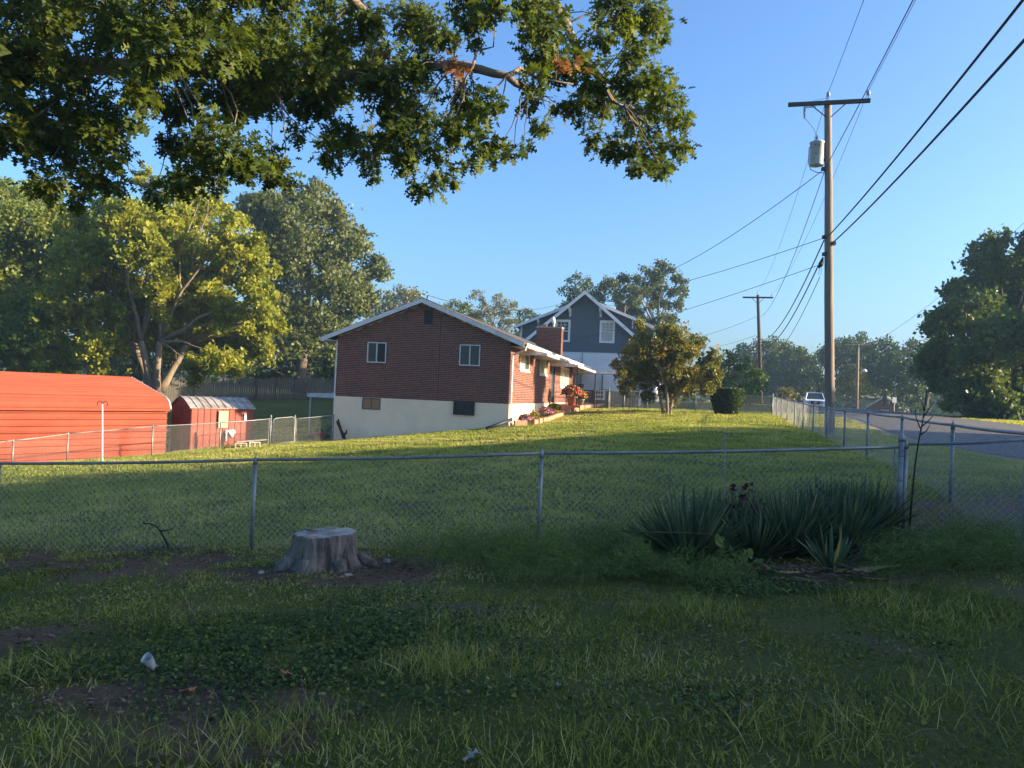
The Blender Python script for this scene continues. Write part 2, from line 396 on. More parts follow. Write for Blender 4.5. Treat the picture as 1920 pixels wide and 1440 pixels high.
mat('bark', (.130, .098, .070), (.072, .056, .042), 7, .95, stretch=(1, 1, .25), bump=.9, bscale=16)
mat('bark_pale', (.25, .19, .135), (.15, .115, .085), 6, .95, stretch=(1, 1, .25), bump=.8, bscale=14)
mat('stump_bark', (.27, .22, .17), (.075, .058, .046), 9, .95, stretch=(1, 1, .16), bump=1.0, bscale=22, dirt=(.045, .034, .028), dscale=3.2, det=10)
mat('stump_top', (.40, .36, .31), (.27, .24, .205), 6, .9, bump=.5, bscale=30, dirt=(.09, .08, .07), dscale=5)
mat('dead_wood', (.045, .036, .030), (.028, .023, .02), 12, .9, bump=.4)
mat('grey_wood', (.30, .27, .23), (.20, .18, .155), 10, .9)
mat('asphalt', (.125, .118, .115), (.085, .082, .082), 2.2, .9, bump=.35, bscale=60, dirt=(.155, .14, .125), dscale=.35)
mat('gravel', (.30, .26, .21), (.17, .15, .125), 26, .95, bump=.6, bscale=40)
mat('stone', (.30, .27, .23), (.20, .18, .155), 6, .9, bump=.4)
mat('concrete', (.50, .44, .34), (.42, .36, .28), 4, .9, bump=.2)
mat('terracotta', (.42, .16, .09), (.34, .12, .07), 5, .8)
mat('car_white', (.78, .79, .80), (.76, .77, .78), 1, .25, spec=.5)
mat('car_black', (.015, .015, .017), (.02, .02, .022), 6, .4)
mat('chrome', (.55, .55, .56), (.5, .5, .51), 3, .2, metal=.9)
mat('rubber', (.02, .02, .02), (.03, .03, .03), 9, .9)
mat('plastic_white', (.72, .73, .72), (.6, .61, .6), 4, .4)
mat('cup_plastic', (.40, .42, .42), (.30, .32, .32), 9, .35)
mat('mower_red', (.35, .03, .02), (.28, .025, .02), 4, .4)
mat('sign_white', (.78, .79, .78), (.7, .71, .7), 5, .5)
mat('board_tan', (.50, .42, .27), (.43, .36, .23), 4, .8)
mat('straw', (.16, .12, .075), (.09, .066, .042), 8, .9, attr=[(0, (.4, .38, .36)), (.6, (.9, .9, .9)), (1, (1.5, 1.45, 1.35))])
mat('litter', (.14, .095, .06), (.075, .052, .036), 14, .95, attr=[(0, (.45, .42, .4)), (.7, (1, 1, 1)), (1, (2.1, 2.0, 1.9))])
mat('brown_leaf', (.33, .13, .05), (.24, .09, .035), 9, .8)
mat('brick_edging', (.50, .24, .15), (.40, .18, .11), 6, .9)
def asphalt():
    mt, n, l, b = nodes_of('asphalt_worn')
    base = ramp(n, l, noise_tex(n, l, 1.6, 8, .7), [(.3, (.085, .082, .082)), (.55, (.118, .112, .108)), (.75, (.15, .138, .125))])
    col = mixc(n, l, ramp(n, l, noise_tex(n, l, 90, 3, .6), [(.35, (0, 0, 0)), (.7, (.5, .5, .5))]), base, (.19, .18, .17))
    v = n.new("ShaderNodeTexVoronoi"); v.feature = 'DISTANCE_TO_EDGE'; v.inputs['Scale'].default_value = .55; tc = n.new("ShaderNodeTexCoord")
    nz = n.new("ShaderNodeTexNoise"); nz.inputs['Scale'].default_value = 1.2; l.new(tc.outputs['Object'], nz.inputs['Vector']); va = n.new("ShaderNodeVectorMath"); va.operation = 'ADD'
    l.new(tc.outputs['Object'], va.inputs[0]); l.new(nz.outputs['Color'], va.inputs[1]); l.new(va.outputs[0], v.inputs['Vector'])
    col = mixc(n, l, ramp(n, l, v.outputs['Distance'], [(.0, (.8, .8, .8)), (.018, (0, 0, 0))]), col, (.035, .034, .034))
    l.new(col, b.inputs['Base Color']); b.inputs['Roughness'].default_value = .95; b.inputs['Specular IOR Level'].default_value = .15
    bp = n.new("ShaderNodeBump"); bp.inputs['Strength'].default_value = .4; bp.inputs['Distance'].default_value = .01; l.new(noise_tex(n, l, 70, 4, .7), bp.inputs['Height']); l.new(bp.outputs[0], b.inputs['Normal']); MATS['asphalt'] = mt
asphalt()
def glass(name, c, rough=.06):
    mt, n, l, b = nodes_of(name)
    f = noise_tex(n, l, 1.3, 3)
    l.new(ramp(n, l, f, [(.35, c), (.7, tuple(x * .6 for x in c))]), b.inputs['Base Color'])
    b.inputs['Roughness'].default_value = rough; b.inputs['Specular IOR Level'].default_value = .25; MATS[name] = mt
glass('glass_dim', (.075, .085, .08)); glass('glass_black', (.008, .01, .013)); glass('glass_blue', (.05, .07, .09)); glass('lamp_glass', (.6, .62, .6), .15)
leafmat('oak_leaf', [(0, (.042, .068, .012)), (.5, (.080, .115, .020)), (.9, (.14, .175, .03)), (1, (.20, .215, .04))], .45, .55, .22)
leafmat('maple_yellow', [(0, (.13, .17, .022)), (.45, (.22, .25, .030)), (.8, (.33, .325, .038)), (1, (.46, .38, .05))], .5)
leafmat('green_mid', [(0, (.042, .078, .018)), (.5, (.085, .13, .030)), (1, (.15, .18, .045))], .42)
leafmat('green_bright', [(0, (.08, .12, .022)), (.5, (.15, .195, .032)), (1, (.26, .275, .045))], .48)
leafmat('green_dark', [(0, (.028, .050, .014)), (.5, (.050, .080, .022)), (1, (.088, .115, .035))], .3)
leafmat('green_olive', [(0, (.060, .085, .024)), (.5, (.110, .135, .040)), (1, (.18, .19, .065))], .42)
leafmat('locust', [(0, (.045, .07, .022)), (.6, (.075, .105, .035)), (.85, (.12, .12, .05)), (1, (.24, .10, .05))], .35)
leafmat('maple_turning', [(0, (.075, .10, .018)), (.4, (.13, .15, .026)), (.68, (.22, .185, .034)), (.88, (.33, .17, .05)), (1, (.35, .11, .05))], .4)
leafmat('yellow_shrub', [(0, (.13, .12, .02)), (.5, (.22, .185, .03)), (1, (.33, .25, .04))], .35)
leafmat('pale_leaf', [(0, (.10, .11, .05)), (.5, (.15, .155, .07)), (1, (.22, .2, .10))], .35)
leafmat('hedge_leaf', [(0, (.030, .062, .014)), (.6, (.06, .105, .022)), (1, (.11, .15, .035))], .25)
leafmat('dead_leaf', [(0, (.19, .085, .035)), (.6, (.30, .14, .06)), (1, (.38, .20, .09))], .3)
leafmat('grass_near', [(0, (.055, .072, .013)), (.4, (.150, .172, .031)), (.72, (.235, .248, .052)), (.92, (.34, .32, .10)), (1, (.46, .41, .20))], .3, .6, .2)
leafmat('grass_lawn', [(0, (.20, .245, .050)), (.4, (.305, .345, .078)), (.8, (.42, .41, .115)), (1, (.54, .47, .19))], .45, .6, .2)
leafmat('ivy_leaf', [(0, (.028, .050, .012)), (.6, (.055, .085, .018)), (.93, (.10, .13, .028)), (1, (.22, .21, .04))], .2, .6, .15)
leafmat('yucca_leaf', [(0, (.045, .075, .036)), (.6, (.080, .115, .055)), (.96, (.13, .165, .08)), (1, (.34, .28, .08))], .12, .55, .25)
leafmat('yucca_yellow', [(0, (.30, .24, .05)), (1, (.42, .33, .08))], .2)
leafmat('feathery', [(0, (.06, .10, .03)), (.6, (.12, .17, .05)), (1, (.20, .24, .08))], .35, .7, .1)
leafmat('wine_leaf', [(0, (.030, .010, .012)), (1, (.065, .02, .022))], .2)
leafmat('pink_bloom', [(0, (.55, .10, .28)), (.7, (.72, .18, .42)), (1, (.8, .4, .6))], .3, tint=(1, 1, 1))
leafmat('yellow_bloom', [(0, (.72, .45, .03)), (1, (.85, .62, .06))], .3, tint=(1, 1, 1))
leafmat('red_bloom', [(0, (.55, .05, .05)), (.7, (.7, .08, .09)), (1, (.75, .2, .2))], .3, tint=(1, 1, 1))
leafmat('orange_bloom', [(0, (.65, .18, .04)), (1, (.75, .3, .08))], .3, tint=(1, 1, 1))

# ------------------------------------------------------------------ ground sheet
ROADN = Vector((math.cos(R(15)), -math.sin(R(15))))      # across the road
ROADD = Vector((math.sin(R(15)), math.cos(R(15))))       # along the road
def road_c(x, y): return x * ROADN.x + y * ROADN.y
BARE = [(hit(p, q), r) for p, q, r in [(560, 1075, .75), (720, 1060, .7), (640, 1085, .6), (880, 1135, .5), (60, 1060, .8), (300, 1050, .7), (150, 1045, .7),
        (20, 1190, .4), (270, 1290, .35), (450, 1350, .3), (430, 1385, .25), (1690, 1020, .5),
        (1560, 1075, .55), (1400, 1080, .5), (780, 948, .35), (980, 955, .3), (1730, 950, .4), (1850, 960, .7), (1310, 775, .9)]]
def bare(x, y):
    x = np.asarray(x, float); y = np.asarray(y, float); b = np.zeros_like(x)
    for c, r in BARE: b = np.maximum(b, np.clip(1.35 - np.hypot((x-c.x)/1.5, y-c.y)/r, 0, 1))
    n = fbm(x * 1.1, y * 1.1); near = np.clip((10.2 - y) / 1.5, 0, 1)
    b = np.clip(np.clip(b * 1.6 * (fbm(x * 3.1, y * 3.1) * 2.2 - .55), 0, 1) + near * np.clip((fbm(x * .8 + 40, y * .8 + 9) - .53) * 4.5, 0, .5), 0, 1)
    return b
def axis_coords(spans):
    out = []
    for a, b, s in spans: out += list(np.arange(a, b, s))
    return np.array(out + [spans[-1][1]])
gx = axis_coords([(-300, -200, 50), (-200, -60, 10), (-60, -22, 1.5), (-22, -8, .5), (-8, 8, .14), (8, 24, .5), (24, 60, 1.5), (60, 200, 10), (200, 300, 50)])
gy = axis_coords([(-90, -30, 30), (-30, 0, 2), (0, 2.4, .4), (2.4, 10.5, .12), (10.5, 45, .5), (45, 90, 1.5), (90, 200, 10), (200, 400, 50)])
XX, YY = np.meshgrid(gx, gy); ZZ = gza(XX, YY)
_rc = XX * ROADN.x + YY * ROADN.y
ZZ = np.where((_rc > 5.9) & (_rc < 13.8), ZZ - .05, ZZ)
idx = np.arange(XX.size).reshape(XX.shape)
F = np.stack([idx[:-1, :-1], idx[:-1, 1:], idx[1:, 1:], idx[1:, :-1]], -1).reshape(-1, 4)
BB = bare(XX, YY)
ground = npmesh('ground', np.stack([XX, YY, ZZ], -1), F, 'ground', rnd=BB.ravel(), smooth=True)
tag(ground, 'sloping lawn and rough grass covering the whole yard', 'ground', kind='structure')

def strip(name, c0, c1, s0, s1, dz, mt, label, step=1.5, wob=0.0, cn=6):
    ss = np.arange(s0, s1, step); cs = np.linspace(0, 1, cn); V = []
    for s in ss:
        a = c0 + wob * (fbm(np.array([s * .5]), np.array([c0 * 3.1]))[0] - .5); b = c1 + wob * (fbm(np.array([s * .5]), np.array([c1 * 7.7]))[0] - .5)
        for t in cs:
            c = a + (b - a) * t; V.append((ROADN.x * c + ROADD.x * s, ROADN.y * c + ROADD.y * s))
    V = np.array(V); Z = gza(V[:, 0], V[:, 1]) + dz; i = np.arange(len(V)).reshape(len(ss), cn)
    F = np.stack([i[:-1, :-1], i[:-1, 1:], i[1:, 1:], i[1:, :-1]], -1).reshape(-1, 4)
    return tag(npmesh(name, np.c_[V, Z], F, mt, smooth=True), label, name.split('_')[0], kind='structure')
strip('road', 6.2, 13.5, -40, 170, .02, 'asphalt', 'grey asphalt street running along the yard fence', wob=.5)
strip('gravel_edge', 5.75, 6.35, -40, 120, .004, 'gravel', 'thin gravel edge between street and verge', wob=.7, cn=3)

# ------------------------------------------------------------------ grass
def scatter_grass(name, n, ysamp, xr, hfun, wfun, T, mt, label, keep, lean=.35):
    y = ysamp(n); x = (RNG.random(n) * 2 - 1) * xr(y); k = keep(x, y); x = x[k]; y = y[k]; z = gza(x, y) - .004
    N = len(x); h = hfun(x, y, N); w = wfun(x, y, N)
    a = RNG.normal(size=(N, 3)) * lean; a[:, 2] = 1
    nr = RNG.normal(size=(N, 3)); nr[:, 2] *= .3
    pn = fbm(x * .9 + 3, y * .9) * .6 + fbm(x * .22 + 7, y * .22 + 2) * .55; dry = np.clip((pn - .55) * 2.0, -.4, .45)
    tone = np.clip(RNG.random(N) ** 1.2 * .8 + dry + .1, 0, 1)
    o = scatter(name, np.c_[x, y, z], a, nr, h, T, mt, None, tone, width=w)
    return tag(o, label, 'grass', kind='stuff')
def keep_near(x, y):
    b = bare(x, y); tuft = vnoise(x * 5, y * 5) * .6 + vnoise(x * 1.7 + 9, y * 1.7) * .5
    return (RNG.random(len(x)) < np.clip(tuft * 2.0 - .35, .06, 1)) & (RNG.random(len(x)) > b * 1.25)
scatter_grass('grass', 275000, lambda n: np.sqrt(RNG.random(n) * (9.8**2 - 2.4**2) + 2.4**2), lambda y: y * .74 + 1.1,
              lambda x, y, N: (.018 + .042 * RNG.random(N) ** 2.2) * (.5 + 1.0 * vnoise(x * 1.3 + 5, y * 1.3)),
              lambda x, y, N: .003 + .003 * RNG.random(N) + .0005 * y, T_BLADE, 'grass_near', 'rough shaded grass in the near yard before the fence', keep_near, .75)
def keep_lawn(x, y):
    c = x * ROADN.x + y * ROADN.y
    lx = (x + .107) * math.cos(R(12)) - (y - 31) * math.sin(R(12)); ly = (x + .107) * math.sin(R(12)) + (y - 31) * math.cos(R(12))
    inh = (lx > -7.5) & (lx < .1) & (ly > -.05)
    return ((c < 5.9) | ((c > 13.9) & (c < 22))) & ~inh & (RNG.random(len(x)) > bare(x, y)) & (RNG.random(len(x)) < .35 + vnoise(x * 1.5, y * 1.5))
def ylawn(n): return 9.3 * (46 / 9.3) ** (RNG.random(n) ** .75)
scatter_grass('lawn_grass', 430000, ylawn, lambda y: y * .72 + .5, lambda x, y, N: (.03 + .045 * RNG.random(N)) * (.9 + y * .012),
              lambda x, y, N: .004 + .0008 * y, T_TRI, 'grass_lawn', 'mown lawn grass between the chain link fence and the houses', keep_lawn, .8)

# ================================================================== brick ranch house
def pbox(mb, pl, u0, u1, z0, z1, d0, d1, r=None):
    """box on a wall plane: 'g' faces -Y (u = x), 's' faces +X (u = y); d is the distance out of the wall"""
    if pl == 'g': mb.box(u0, u1, -d1, -d0, z0, z1, r=r)
    else: mb.box(d0, d1, u0, u1, z0, z1, r=r)
def bricks(pl, u0, u1, z0, ztop, holes, bl=.212, ch=.0752, j=.015, off=0.0, d1=.012):
    mb = MB(); zmax = max(ztop(u0), ztop(u1), ztop((u0+u1)/2)); row = 0; z = z0
    while z < zmax - .02:
        u = u0 - (bl/2 if row % 2 else 0) - (off if row % 2 else 0)
        while u < u1:
            a = max(u, u0); b = min(u + bl - j, u1); zt = z + ch - j
            segs = [(a, b)]
            for h0, h1, q0, q1 in holes:
                if z + ch*.5 > q0 and z + ch*.5 < q1:
                    ns = []
                    for s, e in segs:
                        if e <= h0 or s >= h1: ns.append((s, e))
                        else:
                            if s < h0 - .02: ns.append((s, h0))
                            if e > h1 + .02: ns.append((h1, e))
                    segs = ns
            for s, e in segs:
                if e - s > .02 and min(ztop(s), ztop(e)) > zt:
                    pbox(mb, pl, s, e, z, zt, -.03, d1 + random.uniform(-.0015, .0015))
            u += bl
        z += ch; row += 1
    return mb
HW = 7.49; HL = 20.4; RIDGE = 3.745; SL = .392
hb = hit(955, 800); HX, HY = -.107, 31.0
hz0 = gz(HX, HY)
house = thing('brick_house', 'low brick ranch house with cream painted foundation and shallow gable roof', 'house', (HX, HY, hz0), R(-12))
def hz(z): return EYE + z - hz0            # height relative to the eye -> local
ZB = hz(-.487); ZAP = hz(3.70)
def zrake(x): return ZAP - SL * abs(x + RIDGE)          # top surface of the roof
def gtop(x): return zrake(x) - .17
g_holes = [(-2.14, -1.265, hz(.99) - .02, hz(1.86)), (-6.16, -5.31, hz(.975) - .02, hz(1.84)), (-3.72, -3.35, hz(2.64), hz(3.23))]
s_holes = [(1.9, 4.1, hz(.97), hz(1.75)), (6.8, 9.0, hz(.93), hz(1.75)), (10.7, 11.8, hz(-.5), hz(1.62)), (13.9, 17.5, hz(.42), hz(1.6))]
# mortar core: gable end, side and hidden walls (a real shell with wall thickness behind the bricks)
def core(mb, pl, u0, u1, zb, ztop, holes, d0, d1, brk=()):
    us = sorted({u0, u1, *brk, *[h[0] for h in holes], *[h[1] for h in holes]})
    for a, b in zip(us[:-1], us[1:]):
        zs = [zb] ; hs = sorted((h[2], h[3]) for h in holes if h[0] <= a + 1e-6 and h[1] >= b - 1e-6); lo_ = zb
        for h0, h1 in hs: pbox(mb, pl, a, b, lo_, h0, d0, d1); lo_ = h1
        if pl == 'g': mb.prism([(a, lo_), (b, lo_), (b, ztop(b)), (a, ztop(a))], -d1, -d0)
        else: pbox(mb, pl, a, b, lo_, ztop(a), d0, d1)
mb = MB(); core(mb, 'g', -HW, 0, ZB, gtop, g_holes, -.16, 0, (-RIDGE,)); core(mb, 's', .161, HL, ZB, lambda u: gtop(0), s_holes, -.16, 0)
mb.box(-HW, -HW + .12, .161, HL, ZB, gtop(-HW))
mb.prism([(-HW + .121, ZB), (-.161, ZB), (-.161, gtop(0)), (-RIDGE, gtop(-RIDGE)), (-HW + .121, gtop(-HW))], HL - .12, HL)
mb.box(-HW + .121, -.161, .161, HL - .121, ZB - .1, ZB)
mb.build('wall', 'mortar', house, local=True)
b1 = bricks('g', -HW, 0, ZB, gtop, g_holes); b1.build('brickwork', 'brick', house, local=True, kind='stuff')
b2 = bricks('s', .0, HL, ZB, lambda u: gtop(0), s_holes); b2.build('brickwork', 'brick', house, local=True, kind='stuff')
for (a, b, z0, z1) in g_holes[:2]:            # upright sill bricks under the gable windows
    n = 12
    for k in range(n): b3 = MB(); pbox(b3, 'g', a + (b-a)*k/n + .005, a + (b-a)*(k+1)/n - .005, z0 - .085, z0 - .004, .0, .035); b3.build('sill_brick', 'brick', house, local=True)
mb = MB(); lo = hz(-3.0)
mb.box(-HW - .035, .035, -.035, .14, lo, ZB - .003); mb.box(-.1, .036, .141, HL, lo, ZB - .003); mb.box(-HW - .036, -HW + .1, .141, HL, lo, ZB - .003)
mb.build('foundation', 'foundation', house, local=True)
# roof: two slabs with overhang, ridge cap, rake boards, soffits, gutter and downspout
OV = .60; FO = .32; RL = 25.0
roof = MB()
for sgn in (-1, 1):
    xe = -RIDGE + sgn * (RIDGE + OV)
    ze = zrake(xe)
    roof.prism([(-RIDGE, ZAP), (xe, ze), (xe, ze - .07), (-RIDGE, ZAP - .07)] if sgn > 0 else [(-RIDGE, ZAP - .07), (xe, ze - .07), (xe, ze), (-RIDGE, ZAP)], -FO, RL)
ro = roof.build('roof', 'shingle', house, local=True)
mb = MB(); mb.prism([(-RIDGE - .16, ZAP - .045), (-RIDGE, ZAP + .02), (-RIDGE + .16, ZAP - .045)], -FO - .01, RL + .01); mb.build('ridge_cap', 'shingle', ro, local=True)
for sgn in (-1, 1):
    xe = -RIDGE + sgn * (RIDGE + OV); ze = zrake(xe); mb = MB()
    pl = [(-RIDGE, ZAP - .02), (xe, ze - .02), (xe, ze - .20), (-RIDGE, ZAP - .20)]
    mb.prism(pl if sgn > 0 else pl[::-1], -FO - .03, -FO + .0)
    mb.build('rake_board', 'white_trim', house, local=True)
    mb = MB(); x0 = -RIDGE; pl = [(x0, ZAP - .11), (xe, ze - .11), (xe, ze - .13), (x0, ZAP - .13)]
    mb.prism(pl if sgn > 0 else pl[::-1], -FO + .001, -.012); mb.build('soffit', 'soffit', house, local=True)
for sgn, w in ((1, .13), (-1, .13)):
    xe = -RIDGE + sgn * (RIDGE + OV); ze = zrake(xe) - .03; mb = MB()
    a, b = (xe + .005, xe + .005 + w * sgn)
    pr = [(a, ze - .16), (a + sgn*.09, ze - .16), (b, ze - .06), (b, ze), (b - sgn*.02, ze), (b - sgn*.02, ze - .05), (a + sgn*.08, ze - .14), (a, ze - .14)]
    mb.prism(pr if sgn > 0 else pr[::-1], -FO + .01, RL); mb.build('gutter', 'gutter', house, local=True)
    mb = MB(); lo_, hi_ = sorted((xe - sgn*OV*.98, xe)); mb.box(lo_, hi_, .0, RL - .05, ze - .135, ze - .115); mb.build('eave_soffit', 'soffit', house, local=True)
mb = MB(); gzz = zrake(OV) - .2
mb.tube([(OV + .05, -.2, gzz), (OV + .03, -.16, gzz - .1), (OV * .4, .03, gzz - .24), (.09, .07, gzz - .3), (.075, .08, gzz - .42), (.075, .08, hz(-1.15)), (.12, .02, hz(-1.26)), (.2, -.06, hz(-1.3))], .04, 8)
mb.build('downspout', 'gutter', house, local=True)
mb = MB(); pbox(mb, 'g', -3.0, -2.975, ZB + .002, gtop(-3.0) - .05, .0125, .0155); mb.build('wall_joint', 'dark_frame', house, local=True)
# windows
def window(parent, pl, u0, u1, z0, z1, frame, panes, split=2, glassmats=('glass_dim', 'glass_dim'), fw=.045, sill=None, surround=None):
    w = MB(); dd = .02
    pbox(w, pl, u0, u1, z0, z0 + fw, -.05, dd); pbox(w, pl, u0, u1, z1 - fw, z1, -.05, dd)
    pbox(w, pl, u0, u0 + fw, z0 + fw, z1 - fw, -.05, dd); pbox(w, pl, u1 - fw, u1, z0 + fw, z1 - fw, -.05, dd)
    for k in range(1, split):
        c = u0 + (u1-u0)*k/split; pbox(w, pl, c - fw*.5, c + fw*.5, z0 + fw, z1 - fw, -.045, dd - .004)
    o = w.build('window', frame, parent, local=True)
    for k in range(split):
        a = u0 + (u1-u0)*k/split; b = u0 + (u1-u0)*(k+1)/split; g = MB()
        pbox(g, pl, a + fw*.5, b - fw*.5, z0 + fw*.6, z1 - fw*.6, -.045 + .012*k, -.035 + .012*k); g.build('pane', glassmats[k % len(glassmats)], o, local=True)
    if sill:
        s = MB(); pbox(s, pl, u0 - .06, u1 + .06, z0 - .07, z0 - .003, -.02, .06); s.build('sill', sill, o, local=True)
    if surround:
        s = MB(); t = .035
        pbox(s, pl, u0 - t, u1 + t, z1 + .003, z1 + t, -.02, .012); pbox(s, pl, u0 - t, u1 + t, z0 - t, z0 - .003, -.02, .012)
        pbox(s, pl, u0 - t, u0 - .003, z0, z1, -.02, .012); pbox(s, pl, u1 + .003, u1 + t, z0, z1, -.02, .012); s.build('frame', surround, o, local=True)
    return o
window(house, 'g', -2.14, -1.265, hz(.99), hz(1.86), 'alu_frame', 2, glassmats=('glass_dim', 'glass_dim'), surround='dark_frame')
window(house, 'g', -6.16, -5.31, hz(.975), hz(1.84), 'alu_frame', 2, glassmats=('glass_dim', 'glass_black'), surround='dark_frame')
v = MB(); pbox(v, 'g', -3.72, -3.35, hz(2.64), hz(3.23), -.08, -.06)
for k in range(9): z = hz(2.66) + k * .062; pbox(v, 'g', -3.70, -3.37, z, z + .02, -.06, .004)
pbox(v, 'g', -3.72, -3.70, hz(2.64), hz(3.23), -.06, .008); pbox(v, 'g', -3.37, -3.35, hz(2.64), hz(3.23), -.06, .008)
v.build('gable_vent', 'dark_frame', house, local=True)
# boarded basement window and the barred one
bw = MB(); u0, u1, z0, z1 = -6.26, -5.45, hz(-.99), hz(-.505)
pbox(bw, 'g', u0, u1, z1 - .04, z1, .036, .05); pbox(bw, 'g', u0, u1, z0, z0 + .03, .036, .05); pbox(bw, 'g', u0, u0 + .04, z0 + .03, z1 - .04, .036, .05)
pbox(bw, 'g', u1 - .03, u1, z0 + .03, z1 - .04, .036, .05); pbox(bw, 'g', (u0+u1)/2 - .012, (u0+u1)/2 + .012, z0 + .03, z1 - .04, .036, .047)
o = bw.build('basement_window', 'dark_frame', house, local=True); o["label"] = "basement window boarded with brown plywood"
for k in (0, 1):
    g = MB(); pbox(g, 'g', u0 + .04 + k*.38, u0 + .39 + k*.38, z0 + .03, z1 - .04, .0355, .042); g.build('board', 'plywood', o, local=True)
tr = MB(); pbox(tr, 'g', u0 - .05, u0 - .003, z0 - .04, z1, .036, .05); pbox(tr, 'g', u0 - .05, u1 + .02, z0 - .04, z0 - .003, .036, .052); tr.build('frame', 'white_trim', o, local=True)
bw = MB(); u0, u1, z0, z1 = -2.27, -1.385, hz(-1.02), hz(-.46)
pbox(bw, 'g', u0, u1, z1 - .07, z1, .036, .12); pbox(bw, 'g', u0, u1, z0, z0 + .06, .036, .12); pbox(bw, 'g', u0, u0 + .07, z0 + .06, z1 - .07, .036, .12); pbox(bw, 'g', u1 - .07, u1, z0 + .06, z1 - .07, .036, .12)
o = bw.build('basement_window', 'dark_frame', house, local=True); o["label"] = "black framed barred basement window"
g = MB(); pbox(g, 'g', u0 + .07, u1 - .07, z0 + .06, z1 - .07, .0355, .04); g.build('pane', 'glass_blue', o, local=True)
for k in (1, 2, 3): g = MB(); z = z0 + .06 + k * .1; pbox(g, 'g', u0 + .07, u1 - .07, z, z + .022, .09, .105); g.build('bar', 'iron', o, local=True)
g = MB(); pbox(g, 'g', (u0+u1)/2 - .025, (u0+u1)/2 + .025, z0 + .06, z1 - .07, .06, .085); g.build('bar', 'iron', o, local=True)
# street side: windows, door, awnings, porch
for a, b, z0, z1, sp in ((1.9, 4.1, hz(.97), hz(1.75), 2), (6.8, 9.0, hz(.93), hz(1.75), 2), (13.9, 17.5, hz(.42), hz(1.6), 3)):
    window(house, 's', a, b, z0, z1, 'cream_trim', 2, sp, ('curtain', 'glass_dim') if a < 2 else ('curtain',), .07, 'cream_trim')
d = MB(); pbox(d, 's', 10.7, 11.8, hz(-.5), hz(1.62), -.06, -.03); dr = d.build('door', 'glass_blue', house, local=True)
d = MB(); pbox(d, 's', 10.7, 10.8, hz(-.5), hz(1.62), -.03, .012); pbox(d, 's', 11.7, 11.8, hz(-.5), hz(1.62), -.03, .012); pbox(d, 's', 10.8, 11.7, hz(1.5), hz(1.62), -.03, .012)
d.build('frame', 'dark_frame', dr, local=True); d = MB(); pbox(d, 's', 11.55, 11.62, hz(.45), hz(.6), -.03, .03); d.build('handle', 'chrome', dr, local=True)
def awning(k0, k1, pro, zt, zb):
    m_ = MB(); n = int((k1-k0)/.16)
    for i in range(n + 1):                                     # pans running down the slope
        y = k0 + (k1-k0)*i/(n+1); h = .018 if i % 2 else 0
        m_.add([(.012, y, zt + h), (pro, y, zb + .1 + h), (pro, y + (k1-k0)/(n+1), zb + .1 + h), (.012, y + (k1-k0)/(n+1), zt + h),
                (.012, y, zt + h - .012), (pro, y, zb + .088 + h), (pro, y + (k1-k0)/(n+1), zb + .088 + h), (.012, y + (k1-k0)/(n+1), zt + h - .012)],
               [(0, 1, 2, 3), (7, 6, 5, 4), (0, 4, 5, 1), (1, 5, 6, 2), (2, 6, 7, 3), (3, 7, 4, 0)])
    o = m_.build('awning', 'gutter', house, local=True)
    for y in (k0 - .02, k1 + .005):                            # ribbed end panels
        e = MB(); rows = 6
        for i in range(rows):
            za = zb + (zt-zb)*i/rows; zc = zb + (zt-zb)*(i+1)/rows - .008
            xm = pro * (1 - max(0, (zc - zb - .1)) / (zt - zb - .1 + 1e-6)) if zc > zb + .1 else pro
            if xm > .05: e.box(.014, xm, y + .004*(i % 2), y + .012 + .004*(i % 2), za, zc)
        e.build('end_panel', 'white_trim', o, local=True)
    f = MB(); c = int((k1-k0)/.14)
    for i in range(c):                                         # scalloped valance
        a = k0 + (k1-k0)*i/c; b = k0 + (k1-k0)*(i+1)/c; f.add([(pro, a, zb + .1), (pro, b, zb + .1), (pro, b, zb + .02), (pro, (a+b)/2, zb - .03), (pro, a, zb + .02),
            (pro+.012, a, zb + .1), (pro+.012, b, zb + .1), (pro+.012, b, zb + .02), (pro+.012, (a+b)/2, zb - .03), (pro+.012, a, zb + .02)],
            [(0, 1, 2, 3, 4), (9, 8, 7, 6, 5), (0, 5, 6, 1), (1, 6, 7, 2), (2, 7, 8, 3), (3, 8, 9, 4), (4, 9, 5, 0)])
    f.build('valance', 'gutter', o, local=True)
awning(1.75, 5.2, 1.2, hz(1.93), hz(1.60)); awning(6.6, 9.4, 1.22, hz(1.93), hz(1.62)); awning(10.0, 19.2, 1.5, hz(1.9), hz(1.46))
mb = MB()
mb.box(.04, 1.7, 10.0, HL + 4.3, hz(-1.6), hz(-.56)); mb.build('porch_slab', 'brick_edging', house, local=True)
for y in (10.1, 19.3, 24.2):
    m_ = MB(); x = 1.46
    m_.box(x - .02, x + .02, y - .02, y + .02, hz(-.56), hz(1.5)); m_.box(x - .02, x + .02, y + .2, y + .24, hz(-.56), hz(1.5))
    for q in range(7): z = hz(-.45) + q*.27; m_.tube([(x, y, z), (x, y + .11, z + .13), (x, y + .22, z)], .012, 5)
    m_.build('porch_post', 'iron', house, local=True)
rl = MB(); rl.box(1.44, 1.48, 12.0, 19.3, hz(.2), hz(.24)); rl.box(1.44, 1.48, 12.0, 19.3, hz(-.46), hz(-.43))
for q in range(37): rl.box(1.452, 1.468, 12.05 + q*.2, 12.066 + q*.2, hz(-.43), hz(.2))
rl.build('railing', 'iron', house, local=True)
mb = MB(); mb.box(.05, 4.6, HL - .6, HL + 1.2, hz(1.44), hz(1.60)); mb.build('carport_roof', 'white_trim', house, local=True)
